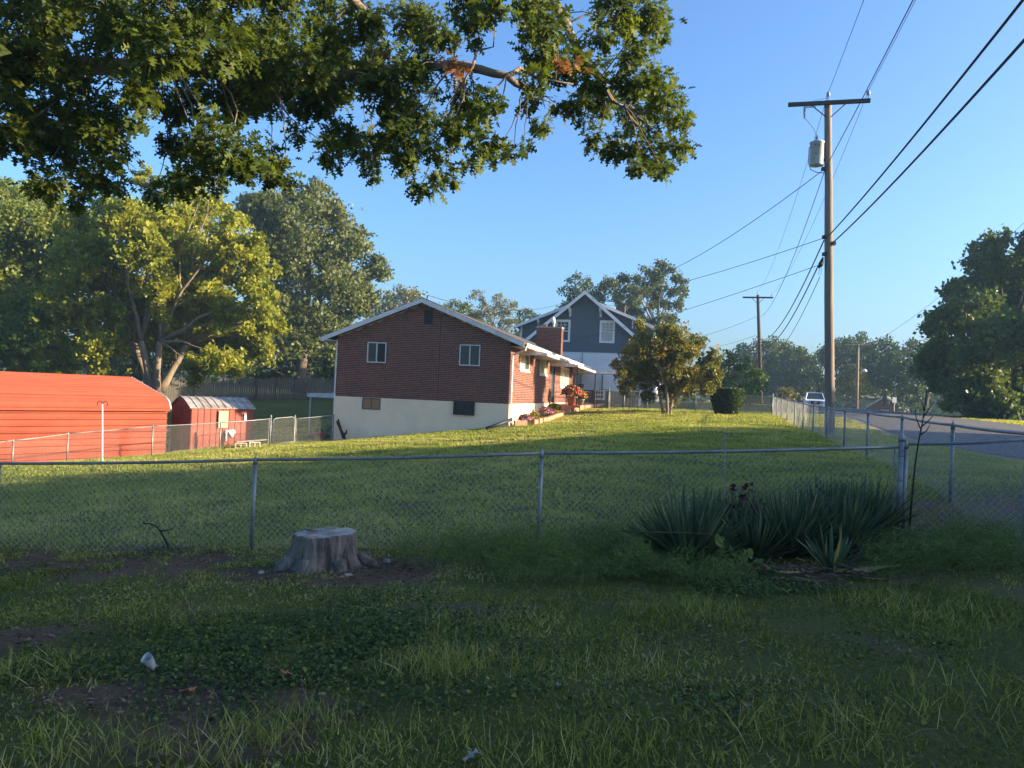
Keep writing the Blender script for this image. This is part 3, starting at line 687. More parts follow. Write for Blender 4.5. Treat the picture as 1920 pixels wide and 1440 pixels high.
for x, y in ((4.3, HL - .4), (4.3, HL + 1.0)): m_ = MB(); m_.box(x - .05, x + .05, y - .05, y + .05, hz(-1.2), hz(1.44)); m_.build('carport_post', 'white_trim', house, local=True)
# chimney
mb = bricks('g', 0, 1.42, 0, lambda u: 1.9, []); mb2 = bricks('s', 0, .66, 0, lambda u: 1.9, [])
cx, cy, cz = -1.18, 12.0, hz(1.78)
ch = MB(); ch.box(cx + .002, cx + 1.418, cy + .002, cy + .658, cz, cz + 1.9); cho = ch.build('chimney', 'mortar', house, local=True)
for q, (dx, dy) in ((mb, (cx, cy)), (mb2, (cx + 1.42, cy))):
    q.v = [(x + dx, y + dy, z + cz) for x, y, z in q.v]; q.build('brickwork', 'brick', cho, local=True, kind='stuff')
c2 = MB(); c2.box(cx - .03, cx + 1.45, cy - .03, cy + .69, cz + 1.902, cz + 1.96); c2.build('chimney_cap', 'mortar', cho, local=True)
c3 = MB(); c3.tube([(cx + .92, cy + .3, cz + 1.96), (cx + .93, cy + .3, cz + 2.12)], [.06, .06], 10)
c3.tube([(cx + .94, cy + .3, cz + 2.10), (cx + .91, cy + .28, cz + 2.25), (cx + .86, cy + .25, cz + 2.42), (cx + .9, cy + .26, cz + 2.52)], [.05, .11, .13, .03], 10)
c3.build('chimney_cowl', 'plastic_white', cho, local=True, smooth=True)
c4 = MB(); c4.box(cx + .28, cx + .52, cy + .2, cy + .44, cz + 1.96, cz + 2.09); c4.build('flue', 'terracotta', cho, local=True)
# patio cover at the back left corner, service mast
mb = MB()
for k in range(18): mb.box(-HW - 2.75, -HW - .04, 3.0 + k*.16, 3.0 + k*.16 + .155, hz(-.55) + .02*(k % 2), hz(-.48) + .02*(k % 2))
mb.box(-HW - 2.82, -HW - 2.752, 2.98, 5.95, hz(-.64), hz(-.47)); mb.box(-HW - 2.80, -HW - .04, 2.93, 2.978, hz(-.64), hz(-.47))
mb.build('patio_roof', 'white_trim', house, local=True)
for y in (3.1, 5.8): mb = MB(); mb.tube([(-HW - 2.7, y, hz(-3.2)), (-HW - 2.7, y, hz(-.64))], .035, 6); mb.build('patio_post', 'white_trim', house, local=True)
mb = MB(); mb.tube([(-RIDGE + .05, .2, ZAP - .05), (-RIDGE + .05, .2, ZAP + .12), (-RIDGE + .09, .17, ZAP + .16)], .03, 8); mb.build('service_mast', 'iron', house, local=True)
mb = MB(); mb.tube([(-HW - .055, .0, hz(-2.7)), (-HW - .055, -.0, hz(1.9))], .03, 6); mb.build('downspout', 'white_trim', house, local=True)
HM = Matrix.Translation(house.location) @ Matrix.Rotation(R(-12), 4, 'Z')
def hl(x, y, z=0): return HM @ Vector((x, y, z))        # house-local -> world

# ================================================================== slate and white house
gp = P(1091, 755, 55.0); gz0 = gz(gp.x, gp.y)
grey = thing('frame_house', 'tall slate grey gabled house with white lower siding behind the maple', 'house', (gp.x, gp.y, gz0), R(-14))
def qz(z): return EYE + z - gz0
AP = qz(7.39); GS = .845; GH = 4.85
def clap(x0f, x1f, z0, z1, y, ex=.115, th=.022):
    m_ = MB(); z = z0
    while z < z1 - .02:
        zz = min(z + ex, z1); a0, a1 = x0f(z), x1f(z); b0, b1 = x0f(zz), x1f(zz)
        if a1 - a0 > .1 and b1 - b0 > .02:
            m_.add([(a0, y - th, z), (a1, y - th, z), (b1, y - .004, zz), (b0, y - .004, zz), (a0, y + .01, z), (a1, y + .01, z), (b1, y + .01, zz), (b0, y + .01, zz)],
                   [(0, 1, 2, 3), (0, 4, 5, 1), (1, 5, 6, 2), (3, 2, 6, 7), (0, 3, 7, 4), (4, 7, 6, 5)])
        z = zz
    return m_
zw0, zw1 = qz(.38), qz(3.07)
def rk(z): return max(0, (AP - .16 - z) / GS)
mb = MB(); mb.box(-GH, GH, .02, 11, zw0, zw1); mb.prism([(-GH, zw1 + .002), (GH, zw1 + .002), (rk(zw1 + .6), zw1 + .6), (0, AP - .17), (-rk(zw1 + .6), zw1 + .6)], .02, 11)
mb.build('wall', 'slate_siding', grey, local=True)
clap(lambda z: -GH - .01, lambda z: GH + .01, zw0, zw1, .02, .2, .045).build('white_siding', 'white_siding', grey, local=True, kind='stuff')
clap(lambda z: -min(GH, rk(z)), lambda z: min(GH, rk(z)), zw1, AP - .2, .02, .19, .05).build('slate_siding', 'slate_siding', grey, local=True, kind='stuff')
mb = MB(); mb.box(-GH - .02, GH + .02, .0, 11.02, qz(-1.6), zw0 - .003); mb.build('foundation', 'grey_base', grey, local=True)
for s in (-1, 1): mb = MB(); mb.box(s*GH - .08, s*GH + .08, -.03, .1, qz(-.5), zw1 - .02); mb.build('corner_board', 'white_siding', grey, local=True)
for s in (-1, 1):                                          # side siding
    m_ = MB(); z = zw0
    while z < zw1: m_.box(s*GH if s > 0 else -GH - .02, GH + .02 if s > 0 else -GH, .11, 10.9, z, min(z + .19, zw1)); z += .2
    m_.build('side_siding', 'white_siding', grey, local=True, kind='stuff')
for s in (-1, 1):                                          # steep main roof with rake boards
    xe = 5.35; ze = AP - GS*xe; m_ = MB()
    pl = [(0, AP), (s*xe, ze), (s*xe, ze - .1), (0, AP - .1)]; m_.prism(pl if s > 0 else pl[::-1], -.62, 11.5); m_.build('roof', 'roof_grey', grey, local=True)
    m_ = MB(); pl = [(0, AP + .03), (s*xe, ze + .03), (s*xe, ze - .25), (0, AP - .25)]; m_.prism(pl if s > 0 else pl[::-1], -.68, -.622); m_.build('rake_board', 'white_siding', grey, local=True)
    # broad shed dormer
    zt = AP - .55; xo = 5.25; zo = zt - .405*(xo - .5)
    m_ = MB(); pl = [(s*.45, zt), (s*xo, zo), (s*xo, zo - .12), (s*.45, zt - .12)]; m_.prism(pl if s > 0 else pl[::-1], .35, 10.6); dm = m_.build('dormer_roof', 'roof_grey', grey, local=True)
    m_ = MB(); pl = [(s*.5, zt + .01), (s*(xo+.01), zo + .01), (s*(xo+.01), zo - .2), (s*.5, zt - .2)]; m_.prism(pl if s > 0 else pl[::-1], .29, .347); m_.build('rake_board', 'white_siding', grey, local=True)
    m_ = MB(); pl = [(s*.6, zt - .15), (s*4.85, zo + .06), (s*4.85, zw1 + .1), (s*2.0, zw1 + .1)]; m_.prism(pl if s > 0 else pl[::-1], .8, 10.2); dw = m_.build('dormer_wall', 'slate_siding', grey, local=True)
    zz = lambda x: zt - .15 - .405*(x - .5)
    if s > 0: c_ = clap(lambda z: rk(z) - .4, lambda z: min(4.86, .5 + (zt - .15 - z)/.405), zw1, zt - .2, .8, .19, .05)
    else: c_ = clap(lambda z: -min(4.86, .5 + (zt - .15 - z)/.405), lambda z: -rk(z) + .4, zw1, zt - .2, .8, .19, .05)
    c_.build('slate_siding', 'slate_siding', grey, local=True, kind='stuff')
    m_ = MB(); m_.box(s*4.86 - .06, s*4.86 + .06, .74, .86, zw1 + .3, zo); m_.build('corner_board', 'white_siding', grey, local=True)
    for x in (1.1, 3.55):
        z = AP - GS*x - .25 if x < 2 else zt - .405*(x - .5) - .2; y0 = -.62 if x < 2 else .3; m_ = MB()
        m_.prism([(y0, z), (y0 + .6, z - .1), (y0 + .6, z - .58), (y0 + .5, z - .62), (y0 + .42, z - .42), (y0 + .1, z - .22)], s*x - .07, s*x + .07, 'x'); m_.build('bracket', 'white_siding', grey, local=True)
def gwin(u0, u1, z0, z1, rows, cols, glassm, label=None):
    m_ = MB(); t = .14
    m_.box(u0 - t, u1 + t, -.045, .05, z1, z1 + t + .03); m_.box(u0 - t, u1 + t, -.06, .05, z0 - t, z0)
    m_.box(u0 - t, u0, -.045, .05, z0, z1); m_.box(u1, u1 + t, -.045, .05, z0, z1)
    sh_ = lambda q: setattr(q, 'v', [(x, y - .04, z) for x, y, z in q.v]); sh_(m_)
    o = m_.build('window', 'white_siding', grey, local=True)
    g = MB(); g.box(u0, u1, -.012, -.004, z0, z1); sh_(g); g.build('pane', glassm, o, local=True)
    k = MB(); zm = (z0+z1)/2; k.box(u0, u1, -.03, -.013, zm - .03, zm + .03)
    for i in range(1, cols): x = u0 + (u1-u0)*i/cols; k.box(x - .014, x + .014, -.026, -.013, zm + .03 if rows == 1 else z0, z1)
    for i in range(1, 3): z = zm + (z1-zm)*i/3 if rows == 1 else z0 + (z1-z0)*i/3; k.box(u0, u1, -.024, -.013, z - .012, z + .012)
    sh_(k); k.build('muntin', 'white_siding', o, local=True)
gwin(1.2, 2.0, qz(3.9), qz(5.2), 1, 3, 'curtain'); gwin(-2.0, -1.2, qz(3.9), qz(5.2), 1, 3, 'glass_blue'); gwin(.95, 1.5, qz(-.15), qz(.32), 2, 3, 'glass_blue')
for x, y, w, h, mt in ((-.5, 2.2, .62, .5, 'grey_base'), (1.75, 6.5, .7, .22, 'pole_dark')):
    m_ = MB(); m_.box(x - w/2, x + w/2, y, y + w, AP - 1.6, AP - .42 + h); m_.box(x - w/2 - .04, x + w/2 + .04, y - .04, y + w + .04, AP - .418 + h, AP - .36 + h); m_.build('chimney', mt, grey, local=True)
mb = MB(); mb.box(-.35, .1, -.16, -.03, qz(.55), qz(.8)); mb.tube([(-.1, -.06, qz(.8)), (-.1, -.06, qz(3.2))], .025, 6); mb.build('meter_box', 'galv', grey, local=True)
mb = MB(); mb.tube([(3.3, .74, qz(4.9)), (3.3, .74, qz(5.5))], .06, 8); mb.build('vent_pipe', 'white_siding', grey, local=True)

# ================================================================== red metal carport and shed
def ribbed(prof, x0, x1, rib=.235, h=.022, face=1):
    """sheet metal with ribs: extrude a profile (list of (y, z)) along x, raised ribs every `rib` of profile length"""
    pts = []; L = 0
    for (a, b) in zip(prof[:-1], prof[1:]):
        a = Vector(a); b = Vector(b); d = (b-a); l = d.length; n = Vector((-d.y, d.x)).normalized() * face; k = 0
        s = -((L) % rib); 
        while s < l:
            for o, q in ((0, 0), (.03, h), (.065, h), (.095, 0)):
                if 0 <= s + o <= l: pts.append(a + d*((s+o)/l) + n*q)
            s += rib
        pts.append(b); L += l
    return pts
def extrude(pts, x0, x1, th=.02, inward=None):
    m_ = MB(); n = len(pts)
    vs = [(x0, p.x, p.y) for p in pts] + [(x1, p.x, p.y) for p in pts]
    m_.add(vs, [(i, n+i, n+i+1, i+1) for i in range(n-1)])
    return m_
cp = P(311, 852, 30.5); cz0 = gz(cp.x, cp.y); cl = thing('carport', 'long red ribbed metal carport with rounded eaves and white edge trim', 'carport', (cp.x, cp.y, cz0), R(53))
EV = EYE + (P(318, 766, 30.5).z - EYE) - cz0; RGZ = P(236, 707, 32.2).z - cz0; CL_ = 8.5
arc = [(-.16 + .75*(1 - math.cos(t)), EV - .02 + .52*math.sin(t)) for t in [R(a) for a in (0, 12, 24, 36, 48, 60, 70)]]
roofp = arc + [(3.0, RGZ)] + [(6.0 - y, z) for y, z in arc[::-1]]
extrude(ribbed([(0, -1.0), (0, EV - .03)], 0, 1, .235, .05), -CL_, -.03).build('wall_panel', 'red_metal', cl, local=True)
m_ = extrude(ribbed([(6, -1.0), (6, EV - .03)], 0, 1, .235, .05, -1), -CL_, -.03); m_.build('wall_panel', 'red_metal', cl, local=True)
extrude(ribbed(roofp, 0, 1, .235, .04), -CL_, 0).build('roof_panel', 'red_metal', cl, local=True)
t = MB(); t.tube([(.01, y, z) for y, z in roofp], .035, 6); t.build('edge_trim', 'white_trim', cl, local=True)
t = MB(); t.box(-CL_, -.02, -.185, -.162, EV - .1, EV - .01); t.build('eave_trim', 'red_metal', cl, local=True)
t = MB(); t.prism([(0.02, -1.0), (5.98, -1.0), (5.98, EV), (3.0, RGZ - .04), (.02, EV)], -.06, -.04, 'x'); t.build('end_wall', 'red_metal', cl, local=True)
t = MB(); t.prism([(0.02, -1.0), (5.98, -1.0), (5.98, EV), (3.0, RGZ - .04), (.02, EV)], -CL_ + .02, -CL_ + .04, 'x'); t.build('end_wall', 'red_metal', cl, local=True)
sp = P(355, 843, 30.6); sz0 = gz(sp.x, sp.y); sh = thing('garden_shed', 'small red metal shed with ribbed grey gambrel roof beside the carport', 'shed', (sp.x, sp.y, sz0), R(45))
SE = P(358, 764, 30.6).z - sz0; SLN = 2.63; SWD = 1.9
def vribs(a0, a1, fn):
    m_ = MB(); a = a0; pts = []
    while a < a1:
        for o, q in ((0, 0), (.02, .02), (.05, .02), (.07, 0)):
            if a + o < a1: pts.append((a + o, q))
        a += .26
    pts.append((a1, 0)); n = len(pts)
    m_.add([fn(p, q, -.8) for p, q in pts] + [fn(p, q, SE) for p, q in pts], [(i, i+1, n+i+1, n+i) for i in range(n-1)]); return m_
vribs(0, SLN, lambda p, q, z: (p, -q, z)).build('wall_panel', 'shed_red', sh, local=True)
vribs(0, SWD, lambda p, q, z: (-q, SWD - p, z)).build('wall_panel', 'shed_red', sh, local=True)
vribs(0, SWD, lambda p, q, z: (SLN + q, p, z)).build('wall_panel', 'shed_red', sh, local=True)
vribs(0, SLN, lambda p, q, z: (SLN - p, SWD + q, z)).build('wall_panel', 'shed_red', sh, local=True)
gp_ = [(-.08, SE - .02), (.55, SE + .30), (SWD/2, SE + .42), (SWD - .55, SE + .30), (SWD + .08, SE - .02)]
for x in (.0, SLN - .02): t = MB(); t.prism([(0, SE - .01)] + gp_[1:4] + [(SWD, SE - .01)], x + .005, x + .02, 'x'); t.build('gable_panel', 'shed_red', sh, local=True)
for a, b in zip(gp_[:-1], gp_[1:]):
    m_ = MB(); x = -.08
    while x < SLN + .06:
        for o, e, q in ((0, .035, .03), (.035, .30, 0)):
            m_.add([(x+o, a[0], a[1] + q), (min(x+e, SLN + .08), a[0], a[1] + q), (min(x+e, SLN + .08), b[0], b[1] + q), (x+o, b[0], b[1] + q),
                    (x+o, a[0], a[1] - .01), (min(x+e, SLN + .08), a[0], a[1] - .01), (min(x+e, SLN + .08), b[0], b[1] - .01), (x+o, b[0], b[1] - .01)],
                   [(0, 1, 2, 3), (7, 6, 5, 4), (0, 4, 5, 1), (1, 5, 6, 2), (2, 6, 7, 3), (3, 7, 4, 0)])
        x += .30
    m_.build('roof_panel', 'shed_roof', sh, local=True)
t = MB(); t.box(1.1, 1.5, -.09, -.04, SE - .8, SE - .12); t.build('door_panel', 'board_tan', sh, local=True)
t = MB(); t.box(2.2, 2.3, -.06, -.03, SE - .52, SE - .22, Matrix.Rotation(R(0), 4, 'Z')); t.build('latch_plate', 'plastic_white', sh, local=True)
t = MB(); t.prism([(1.5, SE - .9), (1.78, SE - .88), (1.84, SE - 1.0), (1.72, SE - 1.2), (1.62, SE - 1.1)], -.09, -.05); t.box(1.43, 1.49, -.07, -.04, SE - 1.35, SE - .9); t.build('white_cover', 'plastic_white', sh, local=True)

# ================================================================== chain link fences
def chain(At, Bt, Ab, Bb, r=.0019, w=.0375):
    At, Bt, Ab, Bb = [np.array(v, float) for v in (At, Bt, Ab, Bb)]; L = np.linalg.norm(Bt - At); h = np.mean([np.linalg.norm(At-Ab), np.linalg.norm(Bt-Bb)])
    nw = int(L / w); rows = int(h / w); j, i = np.meshgrid(np.arange(nw), np.arange(rows + 1), indexing='ij')
    u = (j + ((i + j) % 2)) / nw; v = i / rows; nrm = np.cross(Bt - At, At - Ab); nrm /= np.linalg.norm(nrm)
    p = (At[None, None] * (1-u)[..., None] + Bt * u[..., None]) * (1-v)[..., None] + (Ab * (1-u)[..., None] + Bb * u[..., None]) * v[..., None]
    p = p + nrm * (((i + j) % 2) * .006 - .003)[..., None]
    a = p[:, :-1].reshape(-1, 3); b = p[:, 1:].reshape(-1, 3); d = unit(b - a); s = unit(np.cross(d, nrm)); n = np.broadcast_to(nrm, s.shape)
    V = np.stack([q + r * (s * c + n * t) for q in (a, b) for c, t in ((1, 0), (-.5, .87), (-.5, -.87))], 1)
    F = np.array([(0, 1, 4, 3), (1, 2, 5, 4), (2, 0, 3, 5)])
    return V.reshape(-1, 3), ((np.arange(len(a)) * 6)[:, None, None] + F[None]).reshape(-1, 4)
def chain_fence(name, label, tops, term=(), r_post=.024, r_rail=.0175, r_term=.034, wire=.0022, mt='galv', drop=.03, zb=None, cut=0.06, group=None, ties=True, mesh=True):
    """tops: world points of the rail over each post"""
    tops = [Vector(t) for t in tops]; b0 = G(tops[0].x, tops[0].y)
    o = thing(name, label, 'fence', b0, group=group); bases = [G(t.x, t.y) for t in tops]
    for k, (t, b) in enumerate(zip(tops, bases)):
        T_ = k in term; rr = r_term if T_ else r_post; m_ = MB(); hh = .10 if T_ else 0.0
        d = (t - b); m_.tube([b - Vector((0, 0, .1)), t + Vector((0, 0, hh - .035))], rr, 10)
        p = m_.build('post', mt, o, smooth=True); c = MB(); z = t.z + hh - .035
        if T_: c.lathe([(rr*1.12, 0), (rr*1.12, .03), (rr*1.0, .05), (rr*.7, .075), (.005, .088)], (t.x, t.y, z), 12)
        else:
            c.lathe([(rr*1.1, -.02), (rr*1.1, .02), (rr*.9, .05), (.006, .075), (.004, .10)], (t.x, t.y, z), 10)
        c.build('post_cap', mt, p, smooth=True)
        if T_:
            for zz in (.12, .38, .62, .9): bd = MB(); bd.lathe([(rr*1.06, 0), (rr*1.14, .004), (rr*1.14, .02), (rr*1.06, .024)], (t.x, t.y, b.z + zz), 12); bd.build('band', mt, p)
            tb = MB(); q = tops[k-1] if k else tops[k+1]; dv = (q - t).normalized() * .075
            tb.tube([b + dv + Vector((0, 0, .03)), t + dv - Vector((0, 0, .02))], .008, 4); tb.build('tension_bar', mt, p)
    for k in range(len(tops)-1):
        a, b = tops[k], tops[k+1]; m_ = MB(); m_.tube([a.lerp(b, i/6) + Vector((0, 0, -drop*math.sin(math.pi*i/6)*.5)) for i in range(7)], r_rail, 8); m_.build('top_rail', mt, o, smooth=True)
        if ties:
            tt = MB(); n = max(2, int((b-a).length / .6))
            for i in range(1, n): c = a.lerp(b, i/n); dr = (b-a).normalized(); tt.tube([c + dr*x + Vector((0, 0, z)) for x, z in ((-.012, -.03), (.004, .021), (.018, -.03))], .0024, 4, caps=False)
            tt.build('wire_tie', 'galv_wire', o)
        if mesh:
            L = (b-a).length; nseg = max(1, int(L/1.0)); VV = []; FF = []; off = 0
            for i in range(nseg):
                c0 = a.lerp(b, i/nseg); c1 = a.lerp(b, (i+1)/nseg); g0 = G(c0.x, c0.y, cut - .05); g1 = G(c1.x, c1.y, cut - .05)
                V_, F_ = chain(c0 + Vector((0, 0, .008)), c1 + Vector((0, 0, .008)), g0, g1, wire); VV.append(V_); FF.append(F_ + off); off += len(V_)
            npmesh('wire_mesh', np.concatenate(VV), np.concatenate(FF), 'galv_wire', o)
    return o
f0 = P(-260, 874, 9.3)
chain_fence('chain_link_fence', 'near galvanized chain link fence crossing the yard behind the tree stump',
            [f0, P(-2, 869, 9.15), P(479, 862, 9.0), P(1016, 850, 8.8), P(1690, 838, 8.8)], term=(4,))
# side return: from the corner post towards the street, then along the street
cn = P(1690, 832, 8.8); s1 = Vector((7.0, 7.4, 0)); s1.z = P(1920, 824, 8.3).z + .02
def fence_pt(px, py):                                          # a post on the street fence line (x - .268 y = 3.0)
    q = ray(px, py).x; y = 3.005 / (q - .268); return P(px, py, y)
chain_fence('chain_link_fence', 'short chain link fence from the domed corner post toward the street', [cn + Vector((.05, -.01, 0)), P(1925, 824, 8.3), P(2250, 814, 7.6)], r_post=.024)
fp = [P(2250, 868 - 30, 7.3)] + [fence_pt(x, y) for x, y in ((1787, 797), (1692, 782), (1628, 774), (1585, 770), (1552, 764), (1526, 760), (1507, 757), (1491, 753), (1477, 750), (1466, 747), (1457, 745), (1449, 743))]
fp[0] = Vector((fp[1].x - .268*3.0 - .0, fp[1].y - 2.95, fp[1].z + .0))
chain_fence('chain_link_fence', 'long chain link fence running along the street past the utility pole', fp, term=(12,), ties=False, wire=.0014)
bf = [P(1449, 743, 41.2), P(1366, 740, 42), P(1305, 739, 42.4), P(1214, 736, 42.4), P(1171, 734, 42.4), P(1142, 733, 42.3)]
chain_fence('chain_link_fence', 'back chain link fence passing behind the clipped round bush', bf, term=(5,), ties=False)
bl_ = [P(1116, 732, 42.2), P(1096, 731, 42.3), P(1062, 730, 43)]
chain_fence('chain_link_fence', 'short chain link fence between porch and dark garden gate', bl_, term=(0,), ties=False, mt='iron')
ifs = [P(-120, 840, 21.2), P(25, 826, 22.5), P(128, 813, 23.8), P(287, 799, 25.6), P(414, 792, 28.6), P(508, 785, 30.4)]
chain_fence('chain_link_fence', 'sunlit chain link fence in front of the red carport and shed', ifs, term=(5,), ties=False, wire=.0016)
gb = [P(553, 785, 31.2), P(626, 778, 32.2)]
chain_fence('chain_link_fence', 'short chain link fence joining the garden gate to the brick house', gb, term=(0,), ties=False)
def gate(label, A, B, mt, hgt):
    A = Vector(A); B = Vector(B); a = G(A.x, A.y, .06); b = G(B.x, B.y, .06); o = thing('garden_gate', label, 'gate', a - Vector((0, 0, .06)))
    d = (b - a); d.z = 0; L = d.length; d.normalize(); z = Vector((0, 0, 1)); q = .12; m_ = MB()
    m_.tube([a + d*.05, a + d*.05 + z*(hgt-q), a + d*(.05+q*.3) + z*(hgt-q*.3), a + d*(.05+q) + z*hgt, b - d*(.05+q) + z*hgt, b - d*(.05+q*.3) + z*(hgt-q*.3), b - d*.05 + z*(hgt-q), b - d*.05, a + d*.05], .018, 8)
    m_.build('gate_frame', mt, o, smooth=True)
    V_, F_ = chain(a + d*.07 + z*(hgt-.03), b - d*.07 + z*(hgt-.03), a + d*.07 + z*.02, b - d*.07 + z*.02, .0024); npmesh('wire_mesh', V_, F_, 'galv_wire', o)
    l_ = MB(); l_.box(-.03, .05, -.02, .02, -.04, .04, Matrix.Translation(a + d*.03 + z*(hgt*.8))); l_.build('latch', mt, o); return o
gate('pale chain link garden gate beside the red shed', P(508, 835, 30.4), P(553, 830, 31.2), 'galv', 1.0)
gate('dark arched chain link gate in front of the slate house', P(1116, 767, 42.2), P(1142, 767, 42.3), 'iron', 1.0)

# ================================================================== board fence at the back
wf = [P(150, 760, 50), P(300, 755, 57), P(420, 751, 59.5), P(520, 750, 60.5), P(640, 751, 61.5)]
wb = G(wf[1].x, wf[1].y); wd = thing('board_fence', 'weathered grey board privacy fence with scalloped tops behind the lawn', 'fence', wb)
pk = None; tot = 0
for a, b in zip(wf[:-1], wf[1:]):
    a = G(a.x, a.y); b = G(b.x, b.y); L = (b-a).length; n = int(L / .16); d = (b-a).normalized(); ang = math.atan2(d.y, d.x)
    for i in range(n):
        p = a.lerp(b, i/n); ph = (tot % 15) / 15; tot += 1; hgt = 1.62 + .16*math.sin(math.pi*ph) ; p.z = gz(p.x, p.y)
        if pk is None:
            m_ = MB(); m_.prism([(-.07, 0), (.07, 0), (.07, .96), (.035, 1.0), (-.035, 1.0), (-.07, .96)], -.012, .012); pk = m_.build('picket', 'fence_wood', wd, local=True); q = pk
        else: q = pk.copy(); COL.objects.link(q)
        q.location = p - wb; q.rotation_euler = (0, random.uniform(-.01, .01), ang); q.scale = (1, 1, hgt*random.uniform(.98, 1.02))
    for k in range(int(L/2.4) + 1):
        p = a.lerp(b, min(1, k*2.4/L)); p = G(p.x, p.y); m_ = MB(); M_ = Matrix.Translation(p) @ Matrix.Rotation(ang, 4, 'Z'); m_.box(-.05, .05, -.12, -.02, -.2, 1.72, M_); m_.build('post', 'fence_wood', wd)
    for z in (.4, 1.3): m_ = MB(); m_.tube([G(a.x, a.y, z) + Vector((0, .04, 0)), G(b.x, b.y, z) + Vector((0, .04, 0))], .04, 4); m_.build('rail', 'fence_wood', wd)

# ================================================================== utility poles and wires
def vec2(c): return Vector((c.x, c.y, 0))
ACR = Vector((ROADN.x, ROADN.y, 0)); ALG = Vector((ROADD.x, ROADD.y, 0))
def insulator(t, p, s=1.0):
    m_ = MB(); m_.lathe([(.012*s, -.12*s), (.012*s, 0), (.05*s, 0), (.06*s, .03*s), (.045*s, .05*s), (.06*s, .08*s), (.035*s, .11*s), (.04*s, .13*s), (.01*s, .14*s)], p, 10); m_.build('insulator', 'porcelain', t, smooth=True)
PB = P(1556, 815, 22.5); PT = P(1552.5, 190, 22.5); PB.z = gz(PB.x, PB.y)
pole = thing('utility_pole', 'tall weathered wooden utility pole carrying a grey transformer beside the street fence', 'utility pole', PB)
def on_pole(py): t = (py - 190) / (815 - 190); return PT.lerp(PB, t)
m_ = MB(); m_.tube([PB.lerp(PT, k/12) - Vector((0, 0, .4 if k == 0 else 0)) + Vector((random.uniform(-.008, .008), random.uniform(-.008, .008), 0)) for k in range(13)], [.145 - .045*k/12 for k in range(13)], 14)
m_.build('pole', 'pole_wood', pole, smooth=True)
CA = on_pole(196) - ALG*.14; Mx = Matrix((ACR, ALG, Vector((0, 0, 1)))).transposed().to_4x4()
m_ = MB(); Mc = Mx.copy(); Mc.translation = CA; m_.box(-1.12, 1.12, -.045, .045, -.055, .055, Mc); ca = m_.build('crossarm', 'pole_dark', pole)
for s in (-1, 1): m_ = MB(); m_.tube([CA + ACR*s*.46 + Vector((0, 0, -.05)) + ALG*.02, on_pole(222) + ACR*s*.06 - ALG*.1], .016, 5); m_.build('brace', 'iron', ca)
insulator(pole, CA + ACR*1.06 + Vector((0, 0, .17))); insulator(pole, PT + Vector((0, 0, .14)))
m_ = MB(); m_.tube([PT - Vector((0, 0, .2)), PT + Vector((0, 0, .03))], .03, 6); m_.build('pole_pin', 'iron', pole)
TC = on_pole(289) - ACR*.32 - ALG*.04
m_ = MB(); m_.lathe([(.19, -.35), (.2, -.33), (.2, .30), (.215, .31), (.215, .34), (.12, .385), (.02, .39)], TC, 20); tf = m_.build('transformer', 'transformer', pole, smooth=True)
m_ = MB(); m_.lathe([(.03, 0), (.05, .03), (.03, .06), (.05, .09), (.03, .12), (.012, .17)], TC + Vector((-.02, 0, .385)), 10); m_.build('bushing', 'porcelain', tf, smooth=True)
m_ = MB(); m_.box(.12, .24, -.05, .05, .1, .16, Matrix.Translation(TC)); m_.box(.12, .24, -.05, .05, -.2, -.14, Matrix.Translation(TC)); m_.build('hanger', 'iron', tf)
m_ = MB()
for z, x in ((.2, -.12), (.2, .0), (-.05, -.1)): m_.ball(TC + Vector((x, -.2, z)), .022)
m_.build('terminal', 'iron', tf)
m_ = MB(); m_.tube([TC + Vector((-.2, -.08, .16)), TC + Vector((-.27, -.1, .15)), TC + Vector((-.27, -.1, -.3)), TC + Vector((-.2, -.1, -.5)), TC + Vector((.0, -.1, -.58)), TC + Vector((.2, -.05, -.56))], .012, 5); m_.build('lead', 'cable', tf)
CU_ = CA - ACR*.66 + Vector((0, 0, -.1))
m_ = MB(); m_.tube([CU_ + Vector((0, -.02, .02)), CU_ + Vector((.0, -.03, -.12)), CU_ + Vector((.0, -.03, -.26))], [.03, .042, .03], 8); m_.tube([CU_ + Vector((0, -.03, -.26)), CU_ + Vector((0, -.03, -.34))], .025, 6)
m_.tube([CU_ + ACR*.02, CU_ + ACR*.3 + Vector((0, 0, .0)), CU_ + ACR*.3 + Vector((0, 0, .06))], .018, 5); m_.build('fuse_cutout', 'porcelain', ca)
m_ = MB(); m_.tube(bend(CU_ + Vector((0, -.03, -.32)), TC + Vector((-.02, 0, .55)), 6, wob=.08), .007, 4); m_.tube([PT + Vector((0, 0, .1)), PT + Vector((-.3, 0, .02)) - ACR*.1, CU_ + ACR*.3 + Vector((0, 0, .04))], .006, 4); m_.build('jumper', 'cable', pole)
for py, dx in ((318, -.14), (446, -.13), (458, .12), (478, -.13)): c = on_pole(py) + ACR*dx - ALG*.06; m_ = MB(); m_.box(-.05, .05, -.06, .06, -.05, .05, Matrix.Translation(c)); m_.build('clamp', 'iron', pole)
m_ = MB(); c = on_pole(498) - ACR*.24 - ALG*.1; m_.tube([c + Vector((.06, 0, .22)), c + Vector((.02, 0, .05)), c, c + Vector((-.05, 0, -.1))], [.02, .07, .075, .02], 8); m_.tube([c + Vector((-.02, 0, -.08)), c + Vector((-.05, 0, -.3)), c + Vector((.02, 0, -.3)), c + Vector((.03, 0, -.06))], .006, 4); m_.build('splice_case', 'cable', pole)
m_ = MB(); m_.tube([on_pole(745) + ACR*.13 - ALG*.05, on_pole(712) + ACR*.125 - ALG*.05], .012, 5); 
for py in (710, 730): m_.box(.06, .15, -.08, .0, -.03, .03, Matrix.Translation(on_pole(py)))
m_.build('ground_wire', 'plastic_white', pole)
